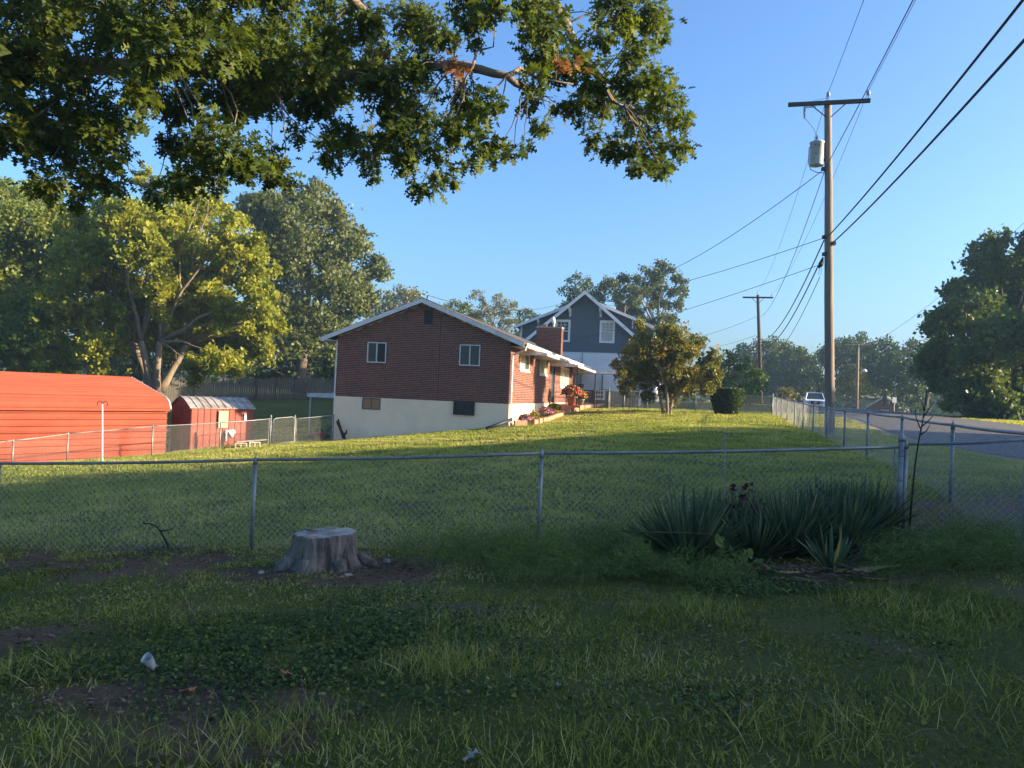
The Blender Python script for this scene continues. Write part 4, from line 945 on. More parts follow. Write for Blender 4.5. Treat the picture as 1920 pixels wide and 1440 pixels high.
# second and third poles
B2 = P(1427, 766, 61); B2.z = gz(B2.x, B2.y); T2 = P(1421, 553, 61)
p2 = thing('utility_pole', 'dark utility pole with crossarm standing beyond the back fence corner', 'utility pole', B2)
m_ = MB(); m_.tube([B2 - Vector((0, 0, .4)), B2.lerp(T2, .5), T2], [.16, .14, .11], 10); m_.build('pole', 'pole_dark', p2, smooth=True)
C2 = T2 - Vector((0, 0, .22)) - ALG*.13; Mc = Mx.copy(); Mc.translation = C2; m_ = MB(); m_.box(-1.15, 1.15, -.05, .05, -.06, .06, Mc); c2_ = m_.build('crossarm', 'pole_dark', p2)
for s in (-1, 1): m_ = MB(); m_.tube([C2 + ACR*s*.5, C2 - Vector((0, 0, .45)) + ACR*s*.08], .02, 4); m_.build('brace', 'iron', c2_)
insulator(p2, C2 + ACR*1.05 + Vector((0, 0, .17))); insulator(p2, T2 + Vector((0, 0, .13)))
B3 = P(1606, 772, 72); B3.z = min(B3.z, gz(B3.x, B3.y)); T3 = P(1609, 645, 72)
p3 = thing('utility_pole', 'sunlit pale utility pole with street lamp across the road', 'utility pole', B3)
m_ = MB(); m_.tube([B3 - Vector((0, 0, .5)), T3], [.15, .11], 10); m_.build('pole', 'pole_wood', p3, smooth=True)
m_ = MB(); d3 = Vector((.94, -.34, 0)); m_.tube([T3 - d3*1.15 - Vector((0, 0, .1)), T3 + d3*1.15 - Vector((0, 0, .1))], .07, 4); c3_ = m_.build('crossarm', 'pole_wood', p3)
for s in (-1, 1): m_ = MB(); m_.tube([T3 + d3*s*.7 - Vector((0, 0, .1)), T3 - Vector((0, 0, .6))], .025, 4); m_.build('brace', 'pole_wood', c3_)
m_ = MB(); lp = T3.lerp(B3, .38); m_.tube([lp, lp + Vector((.25, -.3, .1)), lp + Vector((.4, -.45, .02))], .02, 5); m_.build('lamp_arm', 'galv', p3)
m_ = MB(); m_.lathe([(.08, .1), (.22, .0), (.24, -.12), (.12, -.2)], lp + Vector((.42, -.48, 0)), 10); m_.build('lamp_head', 'plastic_white', p3, smooth=True)
def wire(label, A, B, sag, r=.008, n=26, group='overhead wires', cat='power line', name='overhead_wire'):
    A = Vector(A); B = Vector(B); m_ = MB(); m_.tube([A.lerp(B, i/n) - Vector((0, 0, 4*sag*(i/n)*(1-i/n))) for i in range(n+1)], r, 5)
    o = m_.build(name, 'cable', None); origin_to_base(o, A); return tag(o, label, cat, group)
BK = -ALG*46
a = PT + Vector((0, 0, .26)); wire('thin wire leaving the pole top insulator and rising out of the picture', a, a + BK, .35, .007)
a = CA + ACR*1.06 + Vector((0, 0, .29)); wire('thin wire leaving the insulator at the crossarm tip', a, a + BK, .35, .007)
a = on_pole(312) - ALG*.1 - ACR*.05; wire('black wire crossing the tall pole just below the transformer', a, a + BK + Vector((0, 0, .1)), .55, .010)
a = on_pole(443) + ACR*.0 - ALG*.14; wire('upper of two thick black cables sweeping up from the tall pole', a, a + BK + Vector((0, 0, .2)), .75, .018)
a = on_pole(460) + ACR*.05 - ALG*.14; wire('lower of two thick black cables sweeping up from the tall pole', a, a + BK + Vector((0, 0, .1)), .85, .019)
a = PT + Vector((0, 0, .26)); wire('thin wire from tall pole top to the dark pole top', a, T2 + Vector((0, 0, .26)), .9, .007)
a = CA + ACR*1.06 + Vector((0, 0, .29)); wire('thin wire between the crossarm tips of the two poles', a, C2 + ACR*1.05 + Vector((0, 0, .29)), .9, .007)
a = on_pole(320) - ACR*.1; wire('black wire from below the transformer to the dark pole', a, T2 - Vector((0, 0, 1.75)), 1.2, .011)
a = on_pole(450) - ACR*.12 + ALG*.1; wire('upper thick cable sagging between tall pole and dark pole', a, T2 - Vector((0, 0, 3.3)), 1.25, .02)
a = on_pole(500) - ACR*.3; wire('lower thick cable sagging from the splice case to the dark pole', a, T2 - Vector((0, 0, 3.6)), 1.3, .02)
a = on_pole(520) - ACR*.25; wire('thin lowest cable sagging between tall pole and dark pole', a, T2 - Vector((0, 0, 3.8)), 1.7, .01)
a = on_pole(322) - ACR*.2; wire('service drop swooping from transformer toward the slate house', a, P(1130, 538, 58), 1.0, .012, cat='service drop')
a = on_pole(446) - ACR*.1; wire('service drop from tall pole toward trees behind slate house', a, P(1080, 560, 60), .5, .01, cat='service drop')
a = on_pole(496) - ACR*.2; wire('low service drop from tall pole passing over the small maple', a, P(1040, 640, 62), .35, .009, cat='service drop')
wire('service drop from slate house to the brick house mast', P(1076, 560, 56), hl(-RIDGE + .09, .17, ZAP + .16), .75, .012, cat='service drop')
a = T2 - Vector((0, 0, 1.7)); wire('service drop from dark pole falling behind the small maple', a, P(1250, 640, 75), .4, .011, cat='service drop')
a = T2 - Vector((0, 0, 3.2)); wire('lower service drop from dark pole toward the small maple', a, P(1290, 655, 80), .3, .011, cat='service drop')
wire('faint wire from the lamp pole toward the large tree', T3 + d3*1.1, P(1960, 380, 40), .6, .012)
wire('wire crossing in front of the large street tree', P(1690, 712, 60), P(1990, 590, 26), .35, .016)
wire('faint wire slanting from the far tree line to the large tree', P(1640, 665, 78), P(1990, 520, 40), .4, .01)

# ================================================================== street: car, far house, sign
cpos = ROADN * 9.0 + ROADD * 80; cz_ = P(1527, 736, 77).z - 1.80
car = thing('parked_car', 'white sport utility vehicle on the street behind the utility pole', 'car', (P(1527, 750, 77).x, 77, cz_), R(-19))
b = MB()
side = [(-2.42, .42), (-2.45, .62), (-2.40, .92), (-2.28, 1.02), (-1.2, 1.12), (2.3, 1.15), (2.42, .95), (2.44, .45), (2.2, .32), (-2.25, .30)]
for x0, x1, k in ((-.86, .86, 1.0),): b.prism([(y*k, z) for y, z in side], x0, x1, 'x')
b.prism([(y*.97, z*.97 + .02) for y, z in side], .861, .96, 'x'); b.prism([(y*.97, z*.97 + .02) for y, z in side], -.96, -.861, 'x')
b.build('body', 'car_white', car, local=True)
c = MB(); z0, z1 = 1.10, 1.74; lo4 = [(-.86, -1.25), (.86, -1.25), (.86, 2.2), (-.86, 2.2)]; hi4 = [(-.68, -.45), (.68, -.45), (.68, 1.95), (-.68, 1.95)]
c.add([(x, y, z0) for x, y in lo4] + [(x, y, z1) for x, y in hi4], [(0, 1, 5, 4), (1, 2, 6, 5), (2, 3, 7, 6), (3, 0, 4, 7)]); cb = c.build('windshield', 'glass_blue', car, local=True)
c = MB(); c.add([(x*1.02, y, z1 - .03) for x, y in hi4] + [(x*.93, y*.97, z1 + .06) for x, y in hi4], [(3, 2, 1, 0), (4, 5, 6, 7), (0, 1, 5, 4), (1, 2, 6, 5), (2, 3, 7, 6), (3, 0, 4, 7)])
for s in (-1, 1):
    for (la, ha) in ((lo4[0 if s < 0 else 1], hi4[0 if s < 0 else 1]), (lo4[3 if s < 0 else 2], hi4[3 if s < 0 else 2])): c.tube([(la[0]*1.01, la[1], z0), (ha[0]*1.01, ha[1], z1)], .045, 5)
c.build('roof', 'car_white', car, local=True)
for s in (-1, 1): c = MB(); c.tube([(s*.6, -.2, 1.82), (s*.6, 1.8, 1.82)], .025, 5); c.build('roof_rail', 'chrome', car, local=True)
c = MB(); c.prism([(-.42, .62), (.42, .62), (.5, .96), (-.5, .96)], -2.475, -2.43); g_ = c.build('grille', 'car_black', car, local=True)
c = MB(); c.box(-.13, .13, -2.49, -2.476, .75, .86); c.build('emblem', 'chrome', g_, local=True)
for s in (-1, 1):
    c = MB(); c.box(min(s*.54, s*.62), max(s*.54, s*.62), -2.47, -2.43, .64, .96); c.build('grille_bar', 'car_black', car, local=True)
    c = MB(); c.box(min(s*.64, s*.9), max(s*.64, s*.9), -2.46, -2.3, .74, .94); c.build('headlight', 'lamp_glass', car, local=True)
    c = MB(); c.box(min(s*.97, s*1.15), max(s*.97, s*1.15), -1.15, -1.0, 1.12, 1.28); c.build('mirror', 'car_white', car, local=True)
    for y in (-1.5, 1.5):
        c = MB(); c.tube([(s*.74, y, .36), (s*.97, y, .36)], .36, 18); w_ = c.build('wheel', 'rubber', car, local=True)
        c = MB(); c.tube([(s*.971, y, .36), (s*.985, y, .36)], .22, 14); c.build('rim', 'chrome', w_, local=True)
c = MB(); c.box(-.6, .6, -2.47, -2.4, .36, .52); c.build('air_dam', 'car_black', car, local=True)
fhp = P(1650, 772, 120); fhz = EYE - 3.0
fh = thing('far_house', 'distant red brick gable house with blue grey roof past the crest', 'house', (fhp.x, fhp.y, fhz), R(-30))
def fz(py): return P(1650, py, 120).z - fhz
c = MB(); c.prism([(-1.9, 0), (3.2, 0), (3.2, fz(762)), (.65, fz(744)), (-1.9, fz(762))], 0, 9); c.build('wall', 'brick', fh, local=True)
for s, xe in ((-1, -2.3), (1, 3.6)):
    c = MB(); q = [(.65, fz(742)), (xe, fz(765)), (xe, fz(765) - .2), (.65, fz(742) - .2)]; c.prism(q if s > 0 else q[::-1], -.3, 9.3); c.build('roof', 'roof_grey', fh, local=True)
    c = MB(); q = [(.65, fz(742) + .02), (xe, fz(765) + .02), (xe, fz(765) - .28), (.65, fz(742) - .28)]; c.prism(q if s > 0 else q[::-1], -.36, -.301); c.build('rake_board', 'white_siding', fh, local=True)
c = MB(); c.box(-3.4, -1.0, 1.6, 7, 0, fz(750)); c.build('dormer', 'white_siding', fh, local=True); c = MB(); c.prism([(1.2, fz(750)), (7.4, fz(750)), (7.4, fz(747)), (4, fz(741)), (1.2, fz(747))], -3.7, .6, 'x'); c.build('dormer_roof', 'roof_grey', fh, local=True)
for u, py0, py1 in ((.2, 757, 752), (.1, 773, 768)):
    c = MB(); c.box(u, u + 1.1, -.03, .05, fz(py0), fz(py1)); w_ = c.build('window', 'white_siding', fh, local=True); c = MB(); c.box(u + .12, u + .98, -.045, -.031, fz(py0) + .08, fz(py1) - .08); c.build('pane', 'glass_blue', w_, local=True)
sgp = P(1677, 757, 62); sgn = thing('road_sign', 'small white rectangular sign before the dark street trees', 'sign', G(sgp.x, sgp.y))
c = MB(); sp_ = P(1677, 750, 62); c.box(sp_.x - .17, sp_.x + .17, 61.98, 62.0, sp_.z - .22, sp_.z + .22); c.build('sign_plate', 'sign_white', sgn)
c = MB(); c.tube([G(sgp.x, sgp.y), (sgp.x, 62.03, sp_.z + .22)], .025, 6); c.build('post', 'galv', sgn)

# ================================================================== yard objects
# stump
sb_ = hit(606, 1064); stump = thing('tree_stump', 'cut grey tree stump with flared bark roots in front of the fence', 'stump', sb_)
NS = 110; prof = [(.43, -.10), (.385, .0), (.35, .05), (.33, .10), (.312, .15), (.302, .20), (.296, .26), (.292, .31), (.29, .345), (.283, .36)]
pr_ = random.Random(5); ph = [pr_.uniform(0, 6.28) for _ in range(6)]
def wob(a, z):
    fl = max(0, 1 - z/.25); return 1 + .10*math.sin(5*a + ph[0])*(.35 + fl) + .05*math.sin(9*a + ph[1])*(.3 + fl) + .055*abs(math.sin(11.5*a + ph[2] + z*2)) + .045*abs(math.sin(18*a + ph[3] - z*3 + math.sin(z*9))) + .012*math.sin(41*a + z*23) + .04*math.cos(a)
vs = []; fs = []
for i, (q, z) in enumerate(prof):
    for j in range(NS): a = 2*math.pi*j/NS; w = wob(a, z)*(1 + .10*(float(fbm(np.array([a*7.0]), np.array([z*9.0]))[0]) - .45)); vs.append((sb_.x + q*w*math.cos(a), sb_.y + q*w*math.sin(a)*.92, sb_.z + z + (.02*math.cos(a) + .03*(float(vnoise(np.array([a*5.0]), np.array([1.5]))[0]) - .5) if i >= 8 else 0)))
for i in range(len(prof)-1): fs += [(i*NS+j, i*NS+(j+1) % NS, (i+1)*NS+(j+1) % NS, (i+1)*NS+j) for j in range(NS)]
m_ = MB(); m_.add(vs, fs); m_.build('bark', 'stump_bark', stump)
m_ = MB(); L = len(prof)-1; rim = vs[L*NS:]; cc = Vector((sb_.x, sb_.y, sb_.z + .36))
ring = [Vector(p) for p in rim]; inner = [cc.lerp(p, .93) + Vector((0, 0, .004)) for p in ring]; mid = [cc.lerp(p, .5) + Vector((0, 0, random.uniform(-.008, .004))) for p in ring]
m_.add(ring + inner + mid + [cc - Vector((0, 0, .01))], [(j, (j+1) % NS, NS + (j+1) % NS, NS + j) for j in range(NS)] + [(NS+j, NS+(j+1) % NS, 2*NS+(j+1) % NS, 2*NS+j) for j in range(NS)] + [(2*NS+j, 2*NS+(j+1) % NS, 3*NS) for j in range(NS)])
m_.build('cut_top', 'stump_top', stump)
for k in range(5):                                              # surface roots
    a = (-2.6, -1.9, -.9, .1, 3.0)[k]; L = (.16, .14, .12, .42, .2)[k]; d = Vector((math.cos(a), math.sin(a)*.92, 0)); p0 = sb_ + d*.33
    m_ = MB(); m_.tube([p0 + Vector((0, 0, .12)), p0 + d*L*.35 + Vector((.02, 0, .03)), p0 + d*L*.7 + Vector((-.03, 0, -.02)), p0 + d*L + Vector((0, 0, -.08))], [.08, .06, .045, .03], 8); m_.build('root', 'stump_bark', stump, smooth=True)
def chip(label, p, L, w, h, rz, mt='dead_wood', cat='wood', name='wood_chip', seed=1):
    r_ = random.Random(seed); n = 9; pts = [(math.cos(2*math.pi*i/n)*L*.5*r_.uniform(.7, 1.1), math.sin(2*math.pi*i/n)*w*.5*r_.uniform(.6, 1.15)) for i in range(n)]
    m_ = MB(); m_.add([(x, y, 0) for x, y in pts] + [(x*.8, y*.75, h*r_.uniform(.6, 1.1)) for x, y in pts], [tuple(range(n-1, -1, -1)), tuple(range(n, 2*n))] + [(i, (i+1) % n, n+(i+1) % n, n+i) for i in range(n)])
    o = m_.build(name, mt, None); o.location = p; o.rotation_euler = (0, 0, rz); return tag(o, label, cat)
tz = Vector((0, 0, .363)); chip('dark bark strip lying across the stump top', sb_ + tz + Vector((-.14, -.04, .012)), .2, .05, .02, -.4, 'stump_bark', seed=2)
chip('curled bark lump on the far edge of the stump top', sb_ + tz + Vector((.03, .17, .005)), .14, .04, .02, .1, 'grey_wood', seed=3)
chip('pale splinter in the middle of the stump top', sb_ + tz + Vector((.05, -.05, .01)), .14, .05, .02, .3, 'stone', seed=4)
for k, (px, py, L, h, lb) in enumerate([(1115 - 390, 1056, .09, .04, 'white stone in the litter beside the stump'), (650, 1081, .13, .02, 'flat grey stone slab in the grass below the stump'), (610 - 120, 1076, .10, .02, 'pale flat stone left of the stump roots'),
        (1046, 1290, .05, .012, 'small curled white leaf lying in the rough grass')]): chip(lb, hit(px, py) + Vector((0, 0, .01)), L, L*.6, h, k*.7, 'stone', 'stone' if k < 3 else 'leaf', 'stone' if k < 3 else 'fallen_leaf', seed=10+k)
def leaf_thing(label, px, py, s, mt, rz, T=T_OAK):
    p = hit(px, py) + Vector((0, 0, .035)); tv, tf = T; V = [((x + .05*math.sin(4*y))*s, (y-.5)*s, z*s*1.5 + .015*math.sin(y*5)) for x, y, z in tv]; m_ = MB(); n = len(V)
    m_.add(V + [(x, y, z - .002) for x, y, z in V], [tf[0], tuple(n + i for i in tf[0][::-1])]); o = m_.build('fallen_leaf', mt, None); o.location = p; o.rotation_euler = (random.uniform(-.2, .2), random.uniform(-.2, .2), rz); return tag(o, label, 'leaf')
leaf_thing('large curled rust brown oak leaf in the ground ivy', 538, 1275, .11, 'brown_leaf', -.9); leaf_thing('pale brown oak leaf below the ivy patch', 352, 1307, .10, 'brown_leaf', 1.3)
leaf_thing('grey dried leaf at the bottom edge of the grass', 886, 1432, .09, 'grey_wood', 1.9)
# crumpled plastic cup
cpz = hit(287, 1262); m_ = MB(); m_.lathe([(.018, 0), (.02, .004), (.026, .06), (.031, .095), (.033, .10), (.030, .098), (.024, .06), (.012, .01)], (0, 0, 0), 14, wob=lambda a, z: 1 + .18*math.sin(3*a + z*30))
o = m_.build('plastic_cup', 'cup_plastic', None, smooth=True); o.location = cpz + Vector((0, 0, .03)); o.rotation_euler = (.5, -.35, .2); tag(o, 'crumpled white plastic cup lying in the dark ground cover', 'cup')
# dead sticks
def stick(label, paths, r, mt='dead_wood', name='dead_branch', cat='branch'):
    m_ = MB()
    for q, pth in enumerate(paths): n = len(pth); m_.tube(pth, [r*(1 - .6*i/(n-1))*(1 if q == 0 else .75) for i in range(n)], 6)
    o = m_.build(name, mt, None, smooth=True); origin_to_base(o, paths[0][0]); return tag(o, label, cat)
stick('crooked black twig standing by the near fence', [[P(318, 1030, 8.95), P(313, 1018, 8.95), P(305, 1003, 8.95), P(300, 995, 8.95), P(292, 986, 8.95), P(280, 982, 8.95), P(267, 981, 8.95)], [P(301, 996, 8.95), P(312, 994, 8.93), P(326, 991, 8.9)]], .016)
stick('dark forked dead branch leaning on the cream house wall', [[P(647, 827, 32.0), P(643, 815, 32.1), P(639, 806, 32.2), P(636, 795, 32.3), P(634, 786, 32.35)], [P(644, 816, 32.1), P(649, 812, 32.0), P(650, 806, 31.95)], [P(638, 802, 32.2), P(633, 794, 32.25), P(631, 789, 32.25)]], .085)
stick('small black stub of wood on the lawn near the carport', [[P(48, 885, 23.2), P(48, 878, 23.2), P(51, 873, 23.2), P(57, 872, 23.1)], [P(49, 877, 23.2), P(44, 878, 23.2)]], .05)
stick('tall thin dry stem with bent tip growing through the yuccas', [[hit(1356, 1010), P(1357, 930, 8.2), P(1358, 870, 8.2), P(1360, 816, 8.2)], [P(1360, 816, 8.2), P(1354, 824, 8.2), P(1350, 840, 8.2)]], .011, 'grey_wood', 'withered_weed', 'weed')
stick('pale dry stalk lying across the left yucca', [[P(1165, 996, 7.5), P(1230, 998, 7.5), P(1290, 999, 7.5), P(1340, 1002, 7.5)]], .009, 'straw', 'fallen_stalk', 'stalk')
sapb = hit(1704, 1003)
stick('bare dark sapling rising beside the domed corner post', [[sapb, P(1711, 920, 8.35), P(1716, 870, 8.35), P(1722, 830, 8.35), P(1729, 795, 8.35), P(1734, 765, 8.35), P(1738, 730, 8.35)],
      [P(1727, 806, 8.35), P(1718, 785, 8.3), P(1716, 768, 8.3)], [P(1728, 800, 8.35), P(1742, 788, 8.4), P(1749, 780, 8.4)], [P(1731, 782, 8.35), P(1741, 768, 8.4), P(1752, 752, 8.4)], [P(1726, 815, 8.35), P(1737, 808, 8.4), P(1744, 796, 8.4)], [P(1733, 770, 8.35), P(1728, 752, 8.3)]], .011, 'dead_wood', 'sapling', 'sapling')
# shepherd hook, blocks, mower, trellis, garden edging
hk = hit(192, 866, 20); h0 = P(192, 864, hk.y); shk = thing('shepherd_hook', 'white double shepherd hook standing before the red carport', 'hook', hk)
m_ = MB(); tp = P(192, 757, hk.y); m_.tube([hk, tp], .018, 6); m_.build('shaft', 'plastic_white', shk)
for s in (-1, 1): m_ = MB(); m_.tube([tp + Vector((s*x, 0, z)) for x, z in ((0, -.1), (.01, .02), (.06, .08), (.12, .06), (.15, -.01), (.13, -.06))], .012, 5); m_.build('hook_arm', 'iron', shk)
def block(label, px, py, L, rz, dz=0):
    p = hit(px, py, 20) + Vector((0, 0, dz)); m_ = MB(); L2 = L/2
    m_.box(-L2, L2, -.1, -.07, 0, .19); m_.box(-L2, L2, .07, .1, 0, .19)
    for x in (-L2, -.018, L2 - .036): m_.box(x, x + .036, -.07, .07, 0, .19)
    o = m_.build('concrete_block', 'concrete', None); o.location = p; o.rotation_euler = (R(90), 0, rz); o.location.z += .1; return tag(o, label, 'block')
block('hollow concrete block at the right under the plank by the shed', 476, 838, .4, .5); block('concrete block on its side under the left end of the plank', 452, 840, .42, .3)
m_ = MB(); m_.box(-.6, .6, -.1, .1, 0, .035); o = m_.build('plank', 'grey_wood', None); o.location = hit(470, 838, 20) + Vector((0, 0, .22)); o.rotation_euler = (0, -.06, .75); tag(o, 'pale plank resting on the concrete blocks by the shed', 'plank')
mwp = P(598, 822, 33.6); mw = thing('lawn_mower', 'old red lawn mower parked in shade beside the house corner', 'mower', G(mwp.x, mwp.y), R(20))
m_ = MB(); m_.prism([(-.35, .1), (.35, .1), (.4, .2), (.3, .32), (-.3, .32), (-.4, .2)], -.25, .25); m_.build('deck', 'mower_red', mw, local=True)
m_ = MB(); m_.lathe([(.15, .322), (.16, .45), (.1, .52), (.02, .53)], (0, 0, 0), 12); m_.build('engine', 'iron', mw, local=True)
for x in (-.33, .33):
    for y in (-.3, .26): m_ = MB(); m_.tube([(x, y, .12), (x, y + .04, .12)], .12, 12); m_.build('wheel', 'rubber', mw, local=True)
m_ = MB(); m_.tube([(.3, -.22, .3), (.75, -.22, .95), (.8, -.15, 1.0), (.8, .15, 1.0), (.75, .22, .95), (.3, .22, .3)], .016, 6); m_.build('handle', 'iron', mw, local=True)
tl = P(1188, 770, 41); tr_ = thing('garden_trellis', 'thin black garden trellis stakes in front of the back fence', 'trellis', G(tl.x, tl.y))
for px, h in ((1180, 1.55), (1185, 1.5), (1189, 1.55), (1196, 1.5)):
    q = P(px, 770, 41); m_ = MB(); m_.tube([G(q.x, q.y), G(q.x, q.y, h)], .014, 5); m_.build('stake', 'iron', tr_)
m_ = MB(); a_ = P(1180, 770, 41); b_ = P(1196, 770, 41)
for h in (1.1, 1.45): m_.tube([G(a_.x, a_.y, h), G(b_.x, b_.y, h)], .009, 4)
m_.build('crossbar', 'iron', tr_)
m_ = MB(); e0 = hl(.18, -.1); e1 = hl(-.62, -1.0); m_.tube([G(e0.x, e0.y, .28), G(e0.x, e0.y, .25).lerp(G(e1.x, e1.y, .06), .5), G(e1.x, e1.y, .05)], .065, 8)
o = m_.build('drain_pipe', 'dark_frame', None, smooth=True); origin_to_base(o, G(e1.x, e1.y)); tag(o, 'black drain pipe sloping from the downspout onto the lawn', 'pipe')
ed = thing('garden_edging', 'low terracotta block edging round the flower bed by the house', 'edging', G(*hl(1.2, 1.0).xy))
pth = [hl(.1, -.35), hl(.95, .3), hl(1.15, 2.5), hl(1.25, 5.5), hl(1.35, 8.6), hl(1.75, 9.6)]
for a_, b_ in zip(pth[:-1], pth[1:]):
    n = max(1, int((b_-a_).length/.6))
    for i in range(n):
        p = a_.lerp(b_, (i+.5)/n); d = (b_-a_).normalized(); M_ = Matrix.Translation(G(p.x, p.y)) @ Matrix.Rotation(math.atan2(d.y, d.x) + random.uniform(-.05, .05), 4, 'Z')
        m_ = MB(); m_.box(-.27, .27, -.08, .08, -.15, .20 + random.uniform(-.03, .03), M_); m_.build('edging_block', 'brick_edging', ed)
def mum(label, p, r, bloom, leaf='green_mid', pot=None, hgt=None, group=None):
    p = Vector(p); t = thing('flower_plant', label, 'flowers', p, group=group); z0 = 0
    if pot: m_ = MB(); m_.lathe([(r*.38, 0), (r*.5, r*.75), (r*.56, r*.75), (r*.56, r*.9), (r*.48, r*.9), (r*.4, r*.8)], p, 14); m_.build('pot', pot, t, smooth=True); z0 = r*.8
    n = 420; d = unit(RNG.normal(size=(n, 3))); d[:, 2] = np.abs(d[:, 2]); c = np.array(p) + np.array((0, 0, z0 + r*.25)); pts = c + d * r * (.5 + .5*RNG.random((n, 1))) * np.array((1, 1, (hgt or 1)*.85))
    scatter('foliage', pts, d + RNG.normal(size=(n, 3))*.5, RNG.normal(size=(n, 3)), r*.28, T_DIAMOND, leaf, t)
    if bloom:
        k = 260; d = unit(RNG.normal(size=(k, 3))); d[:, 2] = np.abs(d[:, 2]) + .1; d = unit(d); pts = c + d * r * (.9 + .12*RNG.random((k, 1))) * np.array((1, 1, (hgt or 1)*.85))
        scatter('blossoms', pts, RNG.normal(size=(k, 3)), d, r*.17, T_HEART, bloom, t)
    return t
def bed(x, y, dz=.12): q = hl(x, y); return G(q.x, q.y, dz)
mum('mound of pink chrysanthemums nearest the house corner', bed(.62, .55), .30, 'pink_bloom'); mum('green leafy mound without blooms between the pink chrysanthemums', bed(.6, 2.6), .27, None, 'yellow_shrub')
mum('second mound of pink chrysanthemums beside the yellow one', bed(.62, 5.4), .34, 'pink_bloom'); mum('mound of yellow chrysanthemums in front of the porch', bed(.62, 8.1), .34, 'yellow_bloom')
mum('tall red flowering plant in a terracotta pot on the porch edge', hl(1.2, 10.35, hz(-.557)), .52, 'red_bloom', 'green_mid', 'terracotta', 1.15); mum('orange flowering plant in a grey pot at the porch corner', hl(1.52, 11.6, hz(-.557)), .38, 'orange_bloom', 'green_mid', 'stone', 1.2)

# ================================================================== low plants by the fence
def _sword(n=6):
    v = []; f = []
    for i in range(n):
        t = i/n; w = .5*min(1, .55 + 2.2*t)*(1 - t**3); v += [(-w, t, .006 + .10*t*t), (0, t, .10*t*t - .004), (w, t, .006 + .10*t*t)]
    v.append((0, 1, .12)); k = len(v)-1
    for i in range(n-1):
        for a in (0, 1): f += [(i*3+a, i*3+a+1, (i+1)*3+a+1), (i*3+a, (i+1)*3+a+1, (i+1)*3+a)]
    f += [((n-1)*3, (n-1)*3+1, k), ((n-1)*3+1, (n-1)*3+2, k)]
    return tmpl(v, f)
T_SWORD = _sword()
def yucca(label, px, py, n, L, seed, lean=(0, 0), low=.25, mt='yucca_leaf', w=.034, group='yuccas along the near fence'):
    n = int(n*3.2); L *= .93; r = np.random.default_rng(seed); b = hit(px, py); t = thing('yucca', label, 'yucca', b, group=group)
    az = r.random(n)*2*np.pi; el = np.arcsin(np.clip(low + (1-low)*r.random(n)**.75, 0, .995)); ax = np.c_[np.cos(az)*np.cos(el) + lean[0], np.sin(az)*np.cos(el)*.8 + lean[1], np.sin(el)]
    nr = -np.c_[np.cos(az)*np.sin(el), np.sin(az)*np.sin(el), -np.cos(el)] + r.normal(size=(n, 3))*.25
    pts = np.array(b) + np.c_[np.cos(az)*.05, np.sin(az)*.05, r.random(n)*.12 - .02]
    scatter('leaves', pts, ax, nr, L*(.65 + .4*r.random(n)), T_SWORD, mt, t, r.random(n), width=w*(.8 + .4*r.random(n)))
    m_ = MB(); m_.tube([b - Vector((0, 0, .05)), b + Vector((0, 0, .14))], [.06, .045], 7); m_.build('stem', 'straw', t); return t
yucca('spreading blue green yucca at the left end of the clump', 1290, 1058, 100, .84, 1, low=.08); yucca('upright yucca directly behind the wine coloured weed', 1385, 1022, 60, .70, 2)
yucca('large dense yucca in the middle of the clump', 1480, 1045, 115, .80, 3); yucca('tall upright yucca behind the middle of the clump', 1545, 1010, 70, .76, 4, low=.45)
yucca('yucca leaning against the domed corner post', 1622, 1010, 75, .74, 5, low=.35); yucca('low yucca filling the gap left of the middle rosette', 1415, 1052, 50, .62, 8, low=.15); yucca('yucca between the middle rosette and the corner post', 1580, 1035, 60, .74, 9, low=.2); yucca('half hidden yucca behind the left rosette', 1335, 1015, 45, .66, 10, low=.4)
yucca('small ragged yucca with a yellow leaf at the front', 1560, 1072, 11, .46, 6, low=.3, w=.036)
b_ = hit(1560, 1074)
for lb, d, L in (('upright yellow dying yucca leaf', (.12, 0, 1), .34), ('yellow tipped yucca leaf lying to the right on the litter', (1, -.1, .16), .62)):
    p = np.array([tuple(b_ + Vector((0.01, -.02, .02)))]); o = scatter('yucca_leaf', p, np.array([d]), np.array([(-.1, -1, .3)]), L, T_SWORD, 'yucca_yellow', None, np.array([.6]), width=.035)
    origin_to_base(o, b_); tag(o, lb, 'leaf')
p_ = hit(1462, 1081); o = scatter('yucca_leaf', np.array([tuple(p_ + Vector((0, 0, .05)))]), np.array([(1, -.25, .0)]), np.array([(0, -.5, 1)]), .24, T_SWORD, 'yucca_yellow', None, np.array([.9]), width=.032); origin_to_base(o, p_); tag(o, 'short bright yellow leaf in the ivy below the yuccas', 'leaf')
p_ = hit(1262, 1062); o = scatter('yucca_leaf', np.array([tuple(p_ + Vector((0, 0, .10)))]), np.array([(-.8, -.55, -.06)]), np.array([(0, -.3, 1)]), .52, T_SWORD, 'yucca_leaf', None, np.array([.8]), width=.05); origin_to_base(o, p_); tag(o, 'broad fallen yucca leaf drooping toward the viewer', 'leaf')
# wine coloured weed
wb_ = hit(1392, 1030); wt = thing('wine_weed', 'dark wine coloured dried weed among the yuccas', 'weed', wb_)
m_ = MB(); tips = []
for px, py in ((1372, 915), (1392, 935), (1385, 960), (1410, 955), (1405, 920), (1365, 950), (1420, 945), (1395, 975)):
    q = P(px, py, wb_.y - .1); tips.append(q); m_.tube(bend(wb_ + Vector((0, -.1, .05)), q, 5, wob=.06), [.006, .005, .005, .004, .003, .002], 4)
m_.build('stem', 'dead_wood', wt); pts = np.concatenate([np.array(q) + RNG.normal(size=(7, 3))*.03 for q in tips]); scatter('leaves', pts, RNG.normal(size=pts.shape), RNG.normal(size=pts.shape), .055, T_HEART, 'wine_leaf', wt)
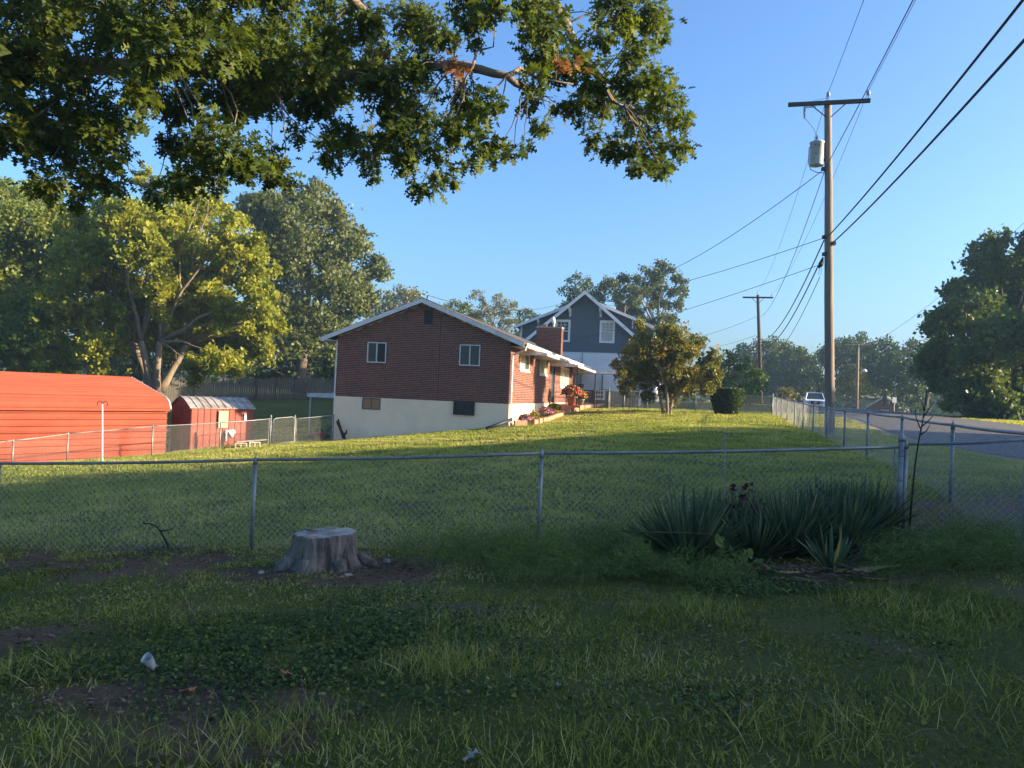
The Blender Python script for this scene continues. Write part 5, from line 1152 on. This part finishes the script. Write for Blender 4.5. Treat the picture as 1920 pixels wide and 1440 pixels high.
# heart leaved vine in front of the yuccas
vb = hit(1400, 1095); vt = thing('heart_vine', 'broad heart leaved vine sprawling before the yuccas', 'vine', vb)
LP_ = [(1352, 1005), (1400, 1030), (1420, 1050), (1375, 1060), (1410, 1075), (1440, 1060), (1390, 1040), (1455, 1070), (1380, 1068), (1430, 1085), (1365, 1050), (1345, 1012)]
pts = np.array([tuple(P(px, py, vb.y + .15 + .2*random.random())) for px, py in LP_]); scatter('leaves', pts, np.c_[RNG.normal(size=len(pts))*.6, -np.ones(len(pts))*.5, -.6 + RNG.normal(size=len(pts))*.3], np.c_[RNG.normal(size=len(pts))*.3, -np.ones(len(pts)), np.ones(len(pts))*.9], .10, T_HEART, 'ivy_leaf', vt, .6 + .35*RNG.random(len(pts)))
m_ = MB()
for q in pts: m_.tube(bend(vb + Vector((0, .1, .02)), Vector(q), 4, sag=.08, wob=.08), .004, 4)
m_.build('stem', 'ivy_leaf', vt)
def patch(spots, n, dens=1.0):
    """random points in pixel-defined round patches on the ground"""
    out = []
    for px, py, r, k in spots:
        c = hit(px, py); m = int(n*k); a = RNG.random(m)*2*np.pi; q = r*np.sqrt(RNG.random(m))*(.75 + .5*vnoise(a*1.3 + px, a*0 + py)); x = c.x + np.cos(a)*q*1.35; y = c.y + np.sin(a)*q; out.append(np.c_[x, y])
    xy = np.concatenate(out); return np.c_[xy, gza(xy[:, 0], xy[:, 1])]
# ground ivy
pts = patch([(560, 1190, .55, 1), (700, 1180, .6, 1), (480, 1240, .5, 1), (640, 1240, .5, 1), (800, 1200, .5, .8), (420, 1180, .45, .6), (720, 1130, .45, .6), (860, 1160, .45, .6), (330, 1240, .4, .5), (230, 1220, .4, .5),
             (560, 1310, .4, .5), (380, 1310, .35, .3), (150, 1120, .5, .4), (60, 1075, .5, .5), (300, 1040, .4, .3), (900, 1290, .35, .4), (120, 1260, .35, .5), (1430, 1100, .42, 1.1), (1380, 1110, .3, .6), (1500, 1105, .3, .4), (1020, 1230, .4, .25), (1250, 1330, .4, .25), (1520, 1330, .4, .2), (1700, 1220, .4, .2)], 1700)
n = len(pts); pts = pts[vnoise(pts[:, 0]*4.5, pts[:, 1]*4.5) + .35*RNG.random(n) > .45]; n = len(pts); pts[:, 2] += .01 + .035*RNG.random(n); nr = RNG.normal(size=(n, 3))*.7; nr[:, 2] = 1; nr[:, 1] -= .35; a_ = RNG.normal(size=(n, 3)); a_[:, 2] *= .25
tag(scatter('ground_ivy', pts, a_, nr, .012 + .02*RNG.random(n), T_IVY, 'ivy_leaf'), 'dark ivy and small leaved ground cover in the near yard', 'ground cover', kind='stuff')
# feathery asparagus-like weeds
pts = patch([(850, 1060, .5, .8), (950, 1050, .5, 1), (1050, 1050, .5, 1), (1130, 1055, .5, 1), (1180, 1075, .4, 1), (1240, 1085, .35, .7), (1320, 1095, .3, .5), (1000, 1080, .4, .6), (900, 1030, .35, .5), (1720, 1050, .4, .9), (1800, 1045, .45, 1), (1870, 1040, .45, .9), (1690, 1075, .3, .5), (1820, 1070, .35, .6), (1100, 1085, .35, .6)], 2300)
n = len(pts); hgt = .03 + .30*RNG.random(n)**1.3*(.1 + 1.2*vnoise(pts[:, 0]*4, pts[:, 1]*4)); pts[:, 2] += hgt; a_ = RNG.normal(size=(n, 3)); a_[:, 2] = np.abs(a_[:, 2])*.7 + .15
tag(scatter('feathery_weeds', pts, a_, RNG.normal(size=(n, 3)), .06 + .07*RNG.random(n), T_TRI, 'feathery', width=.006), 'low feathery green weeds along the foot of the near fence', 'weeds', kind='stuff')
# taller grass tufts and seed stalks
pts = patch([(1000, 1010, .25, .5), (950, 1000, .3, .4), (1020, 1045, .3, .4), (1860, 985, .7, 1.2), (1760, 975, .45, .6), (1900, 1010, .5, .8), (800, 1255, .22, .7), (60, 1260, .25, .6), (130, 1420, .3, .5), (420, 1400, .25, .5), (540, 1370, .25, .4), (900, 1180, .4, .5), (880, 1250, .3, .4), (1290, 1150, .3, .4), (1780, 1160, .4, .5), (1560, 1380, .3, .5), (1850, 1330, .4, .5), (1050, 1420, .35, .5), (700, 1400, .3, .3), (360, 1160, .3, .3), (1150, 1260, .35, .4), (1640, 1130, .3, .4)], 420)
n = len(pts); a_ = RNG.normal(size=(n, 3))*.55; a_[:, 2] = 1
tag(scatter('tall_grass', pts, a_, np.c_[RNG.normal(size=(n, 2)), np.zeros(n)], .08 + .13*RNG.random(n)**1.5, T_BLADE, 'grass_near', None, .35 + .65*RNG.random(n), width=.0045), 'taller grass tufts standing up from the rough yard', 'grass', kind='stuff')
# broken wood, leaf litter and straw
pts = patch([(700, 1050, .55, 1.3), (740, 1070, .5, 1.0), (560, 1070, .55, .8), (640, 1085, .6, .8), (200, 1050, .8, .9), (330, 1045, .6, .7), (60, 1050, .7, .7), (460, 1045, .4, .5), (470, 1090, .8, .6), (200, 1100, 1.0, .5), (260, 1290, .5, .5), (60, 1200, .5, .6), (480, 1360, .5, .5), (1330, 1200, .4, .3), (1440, 1310, .35, .3), (20, 1190, .5, .7), (300, 1300, .5, .6), (120, 1300, .5, .4), (1000, 1250, 1.2, .4), (1500, 1250, 1.2, .4)], 420)
n = len(pts); pts[:, 2] += .008 + .02*RNG.random(n); nr = RNG.normal(size=(n, 3))*.5; nr[:, 2] = 1; a_ = RNG.normal(size=(n, 3)); a_[:, 2] *= .2
tag(scatter('leaf_litter', pts, a_, nr, .02 + .05*RNG.random(n)**2, T_DIAMOND, 'litter', width=.012 + .02*RNG.random(n)), 'brown leaf and bark litter round the stump', 'litter', kind='stuff')
pts = patch([(1640, 1020, .4, 1.2), (1690, 1015, .35, 1), (1600, 1040, .35, 1), (1740, 1020, .3, .5), (1500, 1085, .4, .7), (1560, 1085, .35, .6), (1420, 1075, .35, .4)], 130)
n = len(pts); pts[:, 2] += .02 + .09*RNG.random(n); a_ = RNG.normal(size=(n, 3)); a_[:, 2] *= .18; nr = RNG.normal(size=(n, 3))*.4; nr[:, 2] = 1
tag(scatter('dry_leaves', pts, a_, nr, .05 + .2*RNG.random(n)**1.5, T_SWORD, 'straw', width=.010 + .016*RNG.random(n)), 'pile of dry straw coloured yucca leaves by the corner post', 'litter', kind='stuff')
# white petals and clover heads scattered in the lawn
xy = np.c_[(RNG.random(260)*2-1)*6, 3 + RNG.random(260)*16]; xy[:, 0] *= xy[:, 1]/10; pts = np.c_[xy, gza(xy[:, 0], xy[:, 1]) + .02]; nr = RNG.normal(size=pts.shape)*.4; nr[:, 2] = 1
tag(scatter('fallen_leaves', pts, RNG.normal(size=pts.shape), nr, .018 + .03*RNG.random(len(pts)), T_OAK, 'litter', None, .5 + .5*RNG.random(len(pts))), 'small pale fallen leaves scattered over the grass', 'litter', kind='stuff')

# ================================================================== overhanging oak
rr_ = np.random.default_rng(21); pr = random.Random(21)
OAK = [(30, 30, 70), (120, 20, 70), (220, 30, 70), (320, 20, 70), (420, 30, 70), (520, 20, 65), (600, 45, 50), (20, 110, 70), (110, 110, 60), (210, 70, 55), (300, 105, 62), (400, 105, 68), (490, 105, 62), (570, 130, 55),
       (30, 190, 60), (100, 200, 62), (175, 205, 62), (255, 190, 48), (340, 190, 56), (425, 190, 56), (500, 185, 48), (560, 190, 40), (20, 262, 48), (72, 292, 50), (145, 272, 52), (205, 262, 40), (330, 285, 40), (392, 275, 52), (450, 275, 42), (508, 312, 36),
       (85, 352, 36), (150, 345, 36), (200, 332, 34), (140, 378, 20), (340, 335, 38), (400, 335, 34), (470, 322, 36), (520, 335, 24), (288, 365, 18), (610, 90, 45),
       (650, 80, 44), (690, 45, 46), (760, 40, 46), (820, 55, 40), (872, 35, 46), (722, 105, 42), (790, 105, 34), (650, 165, 50), (720, 165, 46), (640, 250, 40), (690, 280, 45), (742, 232, 50), (800, 212, 44), (855, 185, 40),
       (760, 300, 44), (820, 272, 38), (792, 342, 26), (835, 330, 24), (882, 308, 20), (902, 262, 32), (915, 205, 28), (632, 292, 30), (932, 282, 22), (700, 335, 15), (962, 288, 14), (850, 240, 30),
       (930, 20, 36), (990, 30, 46), (1050, 50, 40), (1010, 88, 36), (1062, 110, 32), (1112, 70, 34), (1152, 35, 46), (1222, 20, 40), (1180, 95, 36), (1243, 50, 30), (1000, 140, 24), (1032, 130, 26), (1122, 140, 36), (1182, 150, 40),
       (1232, 150, 30), (1082, 180, 28), (1000, 200, 20), (1022, 240, 24), (980, 272, 14), (1062, 205, 24), (1132, 202, 36), (1192, 212, 40), (1250, 190, 34), (1272, 222, 22), (1120, 262, 26), (1170, 272, 38), (1222, 282, 38), (1262, 272, 26), (1202, 312, 22), (1238, 312, 18), (1090, 228, 15), (60, 130, 42), (150, 130, 36), (310, 135, 36), (390, 140, 36), (470, 145, 38), (600, 150, 40), (690, 140, 32), (780, 125, 26), (560, 250, 22), (600, 190, 34), (250, 140, 26)]
def odep(px): return 8.6 + .9*math.sin(px*.011 + .6)
lobes = []; dead = []
for px, py, r in OAK:
    d = odep(px) + pr.uniform(-1.0, 1.3); c = P(px, py, d); lobes.append((c, r*d/FPX*.98))
extra = []
for k in range(20):
    px = -260 + k*46; c = P(px, -150 - pr.random()*60, odep(px) + pr.uniform(-1.3, 1.6)); extra.append((c, .42))
for k in range(26): yy = pr.uniform(5, 12); c = Vector((pr.uniform(-14, -5.5), yy, EYE + .56*yy + pr.uniform(1.6, 5))); extra.append((c, pr.uniform(.7, 1.1)))
for k in range(16): px = -330 + (k % 4)*85; c = P(px, 40 + 70*(k // 4), odep(px) + pr.uniform(-.8, .8)); extra.append((c, .42))
OB = G(-9.2, 8.4); oak = thing('oak_tree', 'large oak whose leafy limbs overhang the yard from the upper left', 'tree', OB)
tb = MB(); fork = OB + Vector((.2, .1, 6.0)); tb.tube([OB - Vector((0, 0, .3)), OB + Vector((.05, 0, .8)), OB + Vector((.1, 0, 3)), fork, OB + Vector((.4, 0, 9)), OB + Vector((.6, 0, 12))], [.75, .55, .48, .42, .3, .12], 14)
LIMB = [[OB + Vector((.1, 0, 4.6))] + [P(x, y, odep(x) + .6) for x, y in ((-250, 165), (-60, 128), (100, 122), (230, 126), (330, 122), (480, 142), (600, 150), (640, 143), (700, 138), (760, 128), (850, 122), (900, 130), (950, 142), (985, 165), (1010, 172))],
        [fork + Vector((.1, 0, 1.5)), P(200, -190, 8.2), P(480, -110, 8.4), P(640, -30, 8.8), P(665, 5, 8.9), P(700, 35, 9), P(722, 54, 9)],
        [fork + Vector((.2, 0, 2.6)), P(500, -260, 9.0), P(850, -180, 9.2), P(1010, -60, 9.3), P(1040, 8, 9.3), P(1062, 45, 9.3), P(1085, 95, 9.3), P(1105, 125, 9.3), P(1150, 160, 9.3)],
        [P(850, -180, 9.2), P(1010, 20, 8.6), P(1030, 36, 8.6)], [P(950, 142, odep(950)), P(975, 128, 8.1), P(1010, 148, 8.1), P(1075, 158, 8.1)],
        [P(885, 127, odep(885)), P(895, 95, 8.0), P(925, 88, 8.0)], [P(975, 152, odep(975)), P(990, 180, 8.0), P(1030, 190, 8.0)], [P(1105, 125, 9.3), P(1150, 190, 9.2), P(1170, 200, 9.2)]]
LR = [(.11, .02), (.09, .02), (.09, .018), (.03, .015), (.022, .007), (.014, .005), (.018, .006), (.025, .01)]
allp = []
for pth, (r0, r1) in zip(LIMB, LR):
    n = len(pth); pts = []
    for i in range(n-1): pts += [pth[i].lerp(pth[i+1], t) + (Vector((pr.gauss(0, 1), pr.gauss(0, 1), pr.gauss(0, 1)))*r1*.5 if t else Vector()) for t in (0, .5)]
    pts.append(pth[-1]); m = len(pts); rad = [r0*(1 - i/(m-1))**.85 + r1 for i in range(m)]; tb.tube(pts, rad, 9 if r0 > .1 else 6); allp += pts
for c, r in lobes + extra[:20]:
    q = min(allp, key=lambda p: (p - c).length); L = (q - c).length
    if L > .15: tb.tube(bend(q, c, 5, sag=.05, wob=.1, rng=pr), [max(.004, .006 + .004*L)*(1-.7*i/5) for i in range(6)], 5)
    for k in range(3): dv = Vector((pr.gauss(0, 1), pr.gauss(0, 1), pr.gauss(-.2, .8))).normalized(); tb.tube(bend(c, c + dv*r*.9, 3, wob=.1, rng=pr), [.006, .005, .004, .002], 4, caps=False)
tb.build('trunk', 'bark_pale', oak, smooth=True)
Ps, Os, Ts = crown_points([(tuple(c), r) for c, r in lobes], 5200, sub=10, rng=rr_, shell=.3, subr=.50); ax, nr = leaf_frames(Ps, Os, .75, rr_, .55)
scatter('crown', Ps, ax, nr, .105*(.5 + .8*rr_.random(len(Ps))), T_OAK, 'oak_leaf', oak, Ts)
print('oak leaves', len(Ps))
Ps, Os, Ts = crown_points([(tuple(c), r) for c, r in extra], 700, sub=8, rng=rr_, shell=.35, subr=.5); ax, nr = leaf_frames(Ps, Os, .6, rr_, .6)
scatter('upper_crown', Ps, ax, nr, .2*(.7 + .55*rr_.random(len(Ps))), T_DIAMOND, 'oak_leaf', oak, Ts)
for px, py, r in ((852, 128, 20), (838, 112, 12), (1066, 120, 14), (1052, 112, 9), (716, 100, 6)):
    d = odep(px) - .45; dead.append((tuple(P(px, py, d)), r*d/FPX))
Ps, Os, Ts = crown_points(dead, 3600, sub=5, rng=rr_, subr=.6); ax, nr = leaf_frames(Ps, Os, 1.1, rr_, .4); scatter('dead_leaves', Ps, ax, nr, .085, T_OAK, 'dead_leaf', oak, Ts)

# ================================================================== trees
def LBS(spec, d, seed, flat=.85, dj=.25, grow=1.12):
    r = random.Random(seed); out = []
    for px, py, q in spec: dd = d*(1 + 0) + r.uniform(-1, 1)*q*d/FPX*2.2*dj*4 ; out.append((P(px, py, dd), q*d/FPX*grow))
    return out
ml = [(300, 400, 55), (370, 400, 60), (430, 440, 50), (240, 440, 60), (320, 470, 65), (400, 490, 65), (470, 500, 50), (180, 480, 60), (250, 530, 65), (340, 550, 65), (430, 570, 65), (500, 570, 45), (150, 560, 60), (210, 610, 60), (300, 620, 60), (390, 640, 55),
      (470, 640, 50), (515, 600, 30), (130, 640, 55), (190, 670, 45), (420, 680, 40), (360, 690, 30), (110, 690, 40), (350, 360, 35), (280, 355, 30), (500, 655, 35), (200, 390, 42), (160, 430, 42), (330, 430, 48), (280, 480, 55), (220, 480, 45), (300, 560, 45), (380, 600, 40), (250, 590, 40), (330, 660, 30), (440, 610, 40)]
make_tree('maple_tree', 'broad yellow green maple with many forked stems behind the carport', P(292, 722, 42), LBS(ml, 42, 2), 'maple_yellow', .36, 42, bark='bark_pale', trunk_r=.34, fork=.22, stems=5, spread=1.1, twigs=4, seed=11, shell=.25, subr=.36, T=_spray(6, 5, 1.0))
dl = [(40, 400, 55), (0, 430, 60), (90, 450, 55), (20, 500, 70), (90, 530, 60), (30, 600, 70), (0, 670, 60), (80, 660, 55), (-60, 560, 90), (-60, 450, 80), (60, 360, 35), (10, 350, 30), (140, 420, 40), (100, 590, 50)]
make_tree('leafy_tree', 'darker green tree at the far left beyond the carport', P(20, 715, 47), LBS(dl, 47, 3), 'green_bright', .38, 38, trunk_r=.3, seed=12, shell=.25, subr=.36, T=_spray(6, 7, 1.0))
bo = [(560, 390, 45), (510, 395, 40), (620, 410, 40), (480, 430, 40), (540, 450, 50), (600, 470, 50), (660, 440, 30), (650, 500, 45), (700, 500, 28), (680, 470, 22), (560, 520, 55), (500, 500, 45), (620, 550, 50), (570, 590, 55), (660, 560, 35), (520, 570, 45), (600, 640, 45), (640, 610, 40), (540, 640, 45), (690, 545, 22), (715, 515, 16), (470, 380, 25), (590, 375, 25)]
make_tree('dark_oak', 'tall dark oak with leaning trunk rising left of the brick house', P(560, 730, 62), LBS(bo, 62, 4), 'green_olive', .46, 27, trunk_r=.45, fork=.35, seed=13, twigs=4, shell=.3, subr=.36, T=_spray(6, 8, 1.0))
sl = [(600, 650, 40), (640, 670, 35), (560, 670, 40), (520, 690, 35), (610, 690, 30), (480, 690, 35), (445, 690, 25), (570, 640, 30)]
make_tree('shrub', 'bright leafy shrub over the board fence near the brick house', P(600, 740, 63), LBS(sl, 63.5, 5), 'green_mid', .36, 34, trunk_r=.1, fork=.1, stems=3, seed=14, cat='shrub')
sl = [(420, 650, 45), (360, 670, 45), (300, 660, 45), (250, 680, 45), (180, 690, 40), (460, 660, 40), (320, 620, 40), (480, 620, 40)]
make_tree('shrub', 'dark thicket of shrubs behind the maple trunks', P(360, 745, 66), LBS(sl, 66, 6), 'green_dark', .40, 28, trunk_r=.1, fork=.1, stems=3, seed=15, cat='shrub')
# far trees behind the houses
def px_tree(name, label, base, spec, d, leaf, size, per, seed, **k): return make_tree(name, label, P(*base, d), LBS(spec, d, seed), leaf, size, per, seed=seed, **k)
px_tree('far_tree', 'pale hazy tree showing above the left slope of the brick roof', (745, 720), [(750, 560, 28), (720, 575, 25), (775, 560, 20), (700, 590, 20), (790, 580, 22), (730, 600, 30), (770, 610, 30), (690, 615, 20), (745, 640, 30)], 100, 'pale_leaf', .5, 12, 21, trunk_r=.25)
px_tree('far_tree', 'low round tree peeking over the right slope of the brick roof', (855, 720), [(855, 575, 20), (835, 590, 20), (875, 590, 18), (855, 610, 28), (885, 615, 20), (850, 640, 25)], 105, 'green_mid', .5, 12, 22, trunk_r=.2)
px_tree('far_tree', 'slender half bare tree between the two houses', (925, 720), [(900, 550, 14), (915, 575, 20), (935, 560, 12), (945, 590, 18), (920, 600, 22), (955, 610, 18), (890, 600, 14), (930, 625, 26), (960, 570, 10), (905, 635, 22), (950, 640, 22)], 90, 'pale_leaf', .36, 14, 23, trunk_r=.2, twigs=8)
px_tree('far_tree', 'dark low tree left of the slate house', (985, 720), [(985, 590, 15), (1000, 600, 15), (975, 610, 18), (995, 625, 20), (970, 640, 20)], 95, 'green_dark', .42, 14, 24, trunk_r=.2)
px_tree('far_tree', 'dark tree top just behind the slate house ridge', (1085, 700), [(1085, 535, 20), (1065, 545, 14), (1100, 535, 15), (1110, 550, 16), (1075, 560, 16), (1095, 560, 22), (1060, 575, 14), (1115, 575, 20)], 84, 'green_dark', .38, 16, 25, trunk_r=.2)
px_tree('locust_tree', 'flat topped locust with rusty patches behind the slate house', (1240, 720), [(1205, 520, 22), (1245, 515, 22), (1270, 530, 18), (1180, 535, 22), (1150, 545, 20), (1225, 540, 22), (1285, 550, 14), (1200, 555, 24), (1250, 560, 22), (1165, 565, 20), (1220, 575, 22), (1275, 575, 14), (1130, 560, 16), (1240, 595, 20), (1190, 590, 22), (1210, 615, 22), (1260, 605, 16)], 80, 'locust', .36, 30, 26, trunk_r=.3, fork=.45, twigs=5, sub=6, shell=.45)
px_tree('leafy_tree', 'bushy green tree right of the small maple', (1390, 748), [(1385, 690, 28), (1360, 705, 25), (1410, 705, 25), (1375, 725, 28), (1405, 730, 25), (1345, 730, 22), (1430, 725, 15), (1370, 670, 14), (1330, 720, 20)], 56, 'green_mid', .3, 30, 27, trunk_r=.15)
# street tree line: two models copied
tA = px_tree('line_tree', 'round dark tree at the left end of the street tree line', (1400, 745), [(1410, 665, 22), (1430, 660, 22), (1395, 680, 20), (1420, 690, 28), (1445, 680, 20), (1400, 710, 25), (1440, 715, 28), (1420, 730, 22)], 115, 'green_dark', .55, 10, 31, trunk_r=.3, group='trees along the far street')
tB = px_tree('line_tree', 'tall dark tree right of the utility pole in the tree line', (1600, 750), [(1590, 650, 25), (1615, 655, 25), (1570, 670, 22), (1600, 680, 28), (1635, 670, 18), (1580, 705, 26), (1625, 700, 26), (1605, 725, 28), (1565, 730, 20), (1640, 725, 20)], 120, 'green_dark', .55, 10, 32, trunk_r=.3, group='trees along the far street')
for src, px, d, s, rz, lb in ((tA, 1460, 112, .98, 2.1, 'second dark tree from the left in the street tree line'), (tA, 1500, 118, 1.05, 4.0, 'tree line crown directly above the parked white vehicle'), (tB, 1535, 125, .95, 1.0, 'tree line crown half hidden behind the utility pole'),
        (tA, 1660, 110, 1.05, 5.2, 'tree line crown above the distant brick house'), (tB, 1700, 105, .85, 2.6, 'spiky dark tree right of the small white sign'), (tA, 1735, 95, .85, .7, 'dark tree touching the edge of the large street tree'), (tB, 1480, 130, .8, 3.0, 'farthest low tree behind the parked white vehicle'), (tB, 1790, 90, .8, 3.9, 'dense tree behind the large street tree')):
    q = P(px, 750, d); dup(src, (q.x, q.y, src.location.z), rz, s, label=lb)
px_tree('yellow_shrub', 'yellowing shrub behind the pale lamp pole', (1605, 752), [(1600, 705, 16), (1620, 715, 16), (1585, 720, 15), (1605, 730, 18), (1635, 735, 12), (1570, 735, 12)], 92, 'yellow_shrub', .4, 16, 33, trunk_r=.1, cat='shrub')
px_tree('grey_shrub', 'pale rounded shrub behind the far end of the street fence', (1472, 752), [(1465, 735, 9), (1480, 738, 10), (1472, 745, 11), (1490, 745, 8), (1458, 745, 8)], 66, 'pale_leaf', .22, 50, 34, trunk_r=.06, cat='shrub', fork=.2)
rt = [(1850, 505, 45), (1905, 490, 45), (1800, 545, 38), (1880, 560, 60), (1830, 600, 55), (1785, 620, 38), (1905, 640, 60), (1840, 680, 55), (1775, 690, 38), (1905, 720, 55), (1850, 735, 45), (1795, 735, 32), (1965, 560, 75), (1965, 660, 75), (1755, 655, 24), (1950, 470, 50), (1760, 725, 22), (2040, 600, 80), (2030, 690, 70), (2000, 500, 60), (1765, 600, 16), (1870, 470, 28), (1880, 765, 30), (1830, 770, 25), (1930, 760, 40), (1790, 765, 18), (2000, 750, 50), (1860, 640, 55), (1930, 600, 60), (1820, 650, 45)]
px_tree('street_tree', 'huge dense tree across the street at the right edge', (1865, 790), rt, 50, 'green_mid', .44, 30, 35, trunk_r=.42, fork=.2, stems=2, spread=.8, T=_spray(6, 9, 1.0), shell=.25, subr=.36)
# small turning maple in the yard
sm = [(1250, 640, 26), (1220, 650, 26), (1285, 650, 26), (1195, 665, 24), (1310, 665, 26), (1250, 672, 30), (1215, 690, 28), (1285, 690, 30), (1330, 690, 24), (1175, 690, 20), (1195, 715, 24), (1240, 715, 28), (1290, 720, 26), (1325, 715, 22), (1180, 730, 14), (1160, 700, 12), (1150, 685, 8), (1205, 625, 10), (1200, 608, 7), (1345, 670, 12), (1265, 620, 14), (1260, 735, 18), (1345, 700, 12), (1215, 738, 12)]
px_tree('maple_sapling', 'small maple turning orange with three pale stems on the lawn', (1252, 776), sm, 37, 'maple_turning', .20, 190, 41, bark='bark_pale', trunk_r=.13, fork=.32, stems=3, spread=.35, twigs=4, T=_spray(5, 11, 1.0), shell=.3, subr=.5)
# clipped bush
hb_ = hit(1362, 777, 20); hg = thing('clipped_bush', 'clipped green bush with flat top on the sunny lawn', 'bush', hb_)
n = 9000; a = RNG.random(n)*2*np.pi; z = RNG.random(n); q = np.sqrt(RNG.random(n))*.0 + 1; topm = RNG.random(n) < .3; z = np.where(topm, 1.0, z); rad = np.where(topm, np.sqrt(RNG.random(n)), 1)*(.55 + .26*np.sin(np.clip(z, 0, 1)*1.45))*(1 + .05*np.sin(a*4 + .6))*(1 - .06*RNG.random(n))
zz = z*1.2*(1 - .05*(rad**4)*topm) + .02*RNG.normal(size=n); pts = np.c_[hb_.x + np.cos(a)*rad, hb_.y + np.sin(a)*rad, hb_.z + .05 + zz]; o_ = unit(np.c_[np.cos(a), np.sin(a), np.where(topm, 3, .3)])
scatter('foliage', pts, o_ + RNG.normal(size=(n, 3))*.8, o_ + RNG.normal(size=(n, 3))*.7, .06 + .05*RNG.random(n), T_DIAMOND, 'hedge_leaf', hg)
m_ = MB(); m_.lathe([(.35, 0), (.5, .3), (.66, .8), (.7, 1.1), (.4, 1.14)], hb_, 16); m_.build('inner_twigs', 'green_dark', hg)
# trees outside the picture across the street, which shade the near yard
for k, (x, y, h, w, lb) in enumerate([(37, 24, 7.0, 2.0, 'slim'), (37, 21.5, 7.6, 2.0, 'small'), (37, 19, 8.2, 2.2, 'low'), (37, 16.8, 8.9, 2.2, 'squat'), (37, 14.8, 9.6, 2.2, 'bushy'), (37, 12.8, 10.3, 2.3, 'middling'), (37, 10.8, 10.8, 2.4, 'stout'), (37, 8.5, 11.2, 2.6, 'broad'), (38, 5.5, 12.3, 3.2, 'tall'), (39, 2, 13.2, 3.6, 'taller'), (40, -2.5, 14.3, 4.2, 'large'), (41, -8.5, 15.5, 5, 'largest'), (43, 13, 11.0, 3.6, 'hidden'), (44, 4, 14, 4.5, 'rear'), (46, -15, 16, 5, 'outer')]):
    b0 = G(x, y); r_ = random.Random(k); lb = lb + ' dense leafy tree across the street outside the picture'
    if k in (0, 8):                                            # two models, the others are copies
        hh = h - .9; lob = []
        for i in range(int(24 + w*9)):
            a = r_.random()*6.28; q = w*math.sqrt(r_.random())*.8; zz = r_.uniform(.04, .97)*hh; lob.append((b0 + Vector((math.cos(a)*q*(1 - .35*zz/hh), math.sin(a)*q*(1 - .35*zz/hh), zz)), 1.1))
        nt = make_tree('neighbour_tree', lb, b0, lob, 'green_mid', .75, 46, seed=60+k, trunk_r=.25, group='trees across the street', twigs=1, dens=1.0, lsz=1.0); nh, nw = h, w
    else: dup(nt, b0, k*1.7, (w/nw*1.05, w/nw*1.05, h/nh), label=lb)
# far woods closing the horizon behind everything
n = 6500; br = R(-44) + RNG.random(n)*R(92); ds = 150 + 70*RNG.random(n); x = np.sin(br)*ds; y = np.cos(br)*ds
hgt = (3.5 + 5.5*vnoise(br*30, br*0 + 3))*ds/180; z = gza(x, y) + hgt*RNG.random(n)**.8; pts = np.c_[x, y, z]
a_ = RNG.normal(size=(n, 3)); tag(scatter('far_woods', pts, a_, np.c_[RNG.normal(size=(n, 2)), np.ones(n)], 1.3 + .8*RNG.random(n), T_SPRAY, 'green_dark'), 'distant woods closing the view behind the houses and street', 'woods', kind='stuff')

# thin summer haze over the whole place
hz_ = MB(); hz_.box(-310, 310, -95, 410, -12, 21); hm, hn, hlk, hbs = nodes_of('haze_air'); hn.remove(hbs)
pv = hn.new("ShaderNodeVolumePrincipled"); pv.inputs['Color'].default_value = (.50, .78, 1, 1); pv.inputs['Density'].default_value = .00065; pv.inputs['Anisotropy'].default_value = .2
hlk.new(pv.outputs[0], hn["Material Output"].inputs['Volume']); MATS['haze_air'] = hm
tag(hz_.build('haze', 'haze_air'), 'thin pale haze hanging over the yard and street', 'haze', kind='stuff')
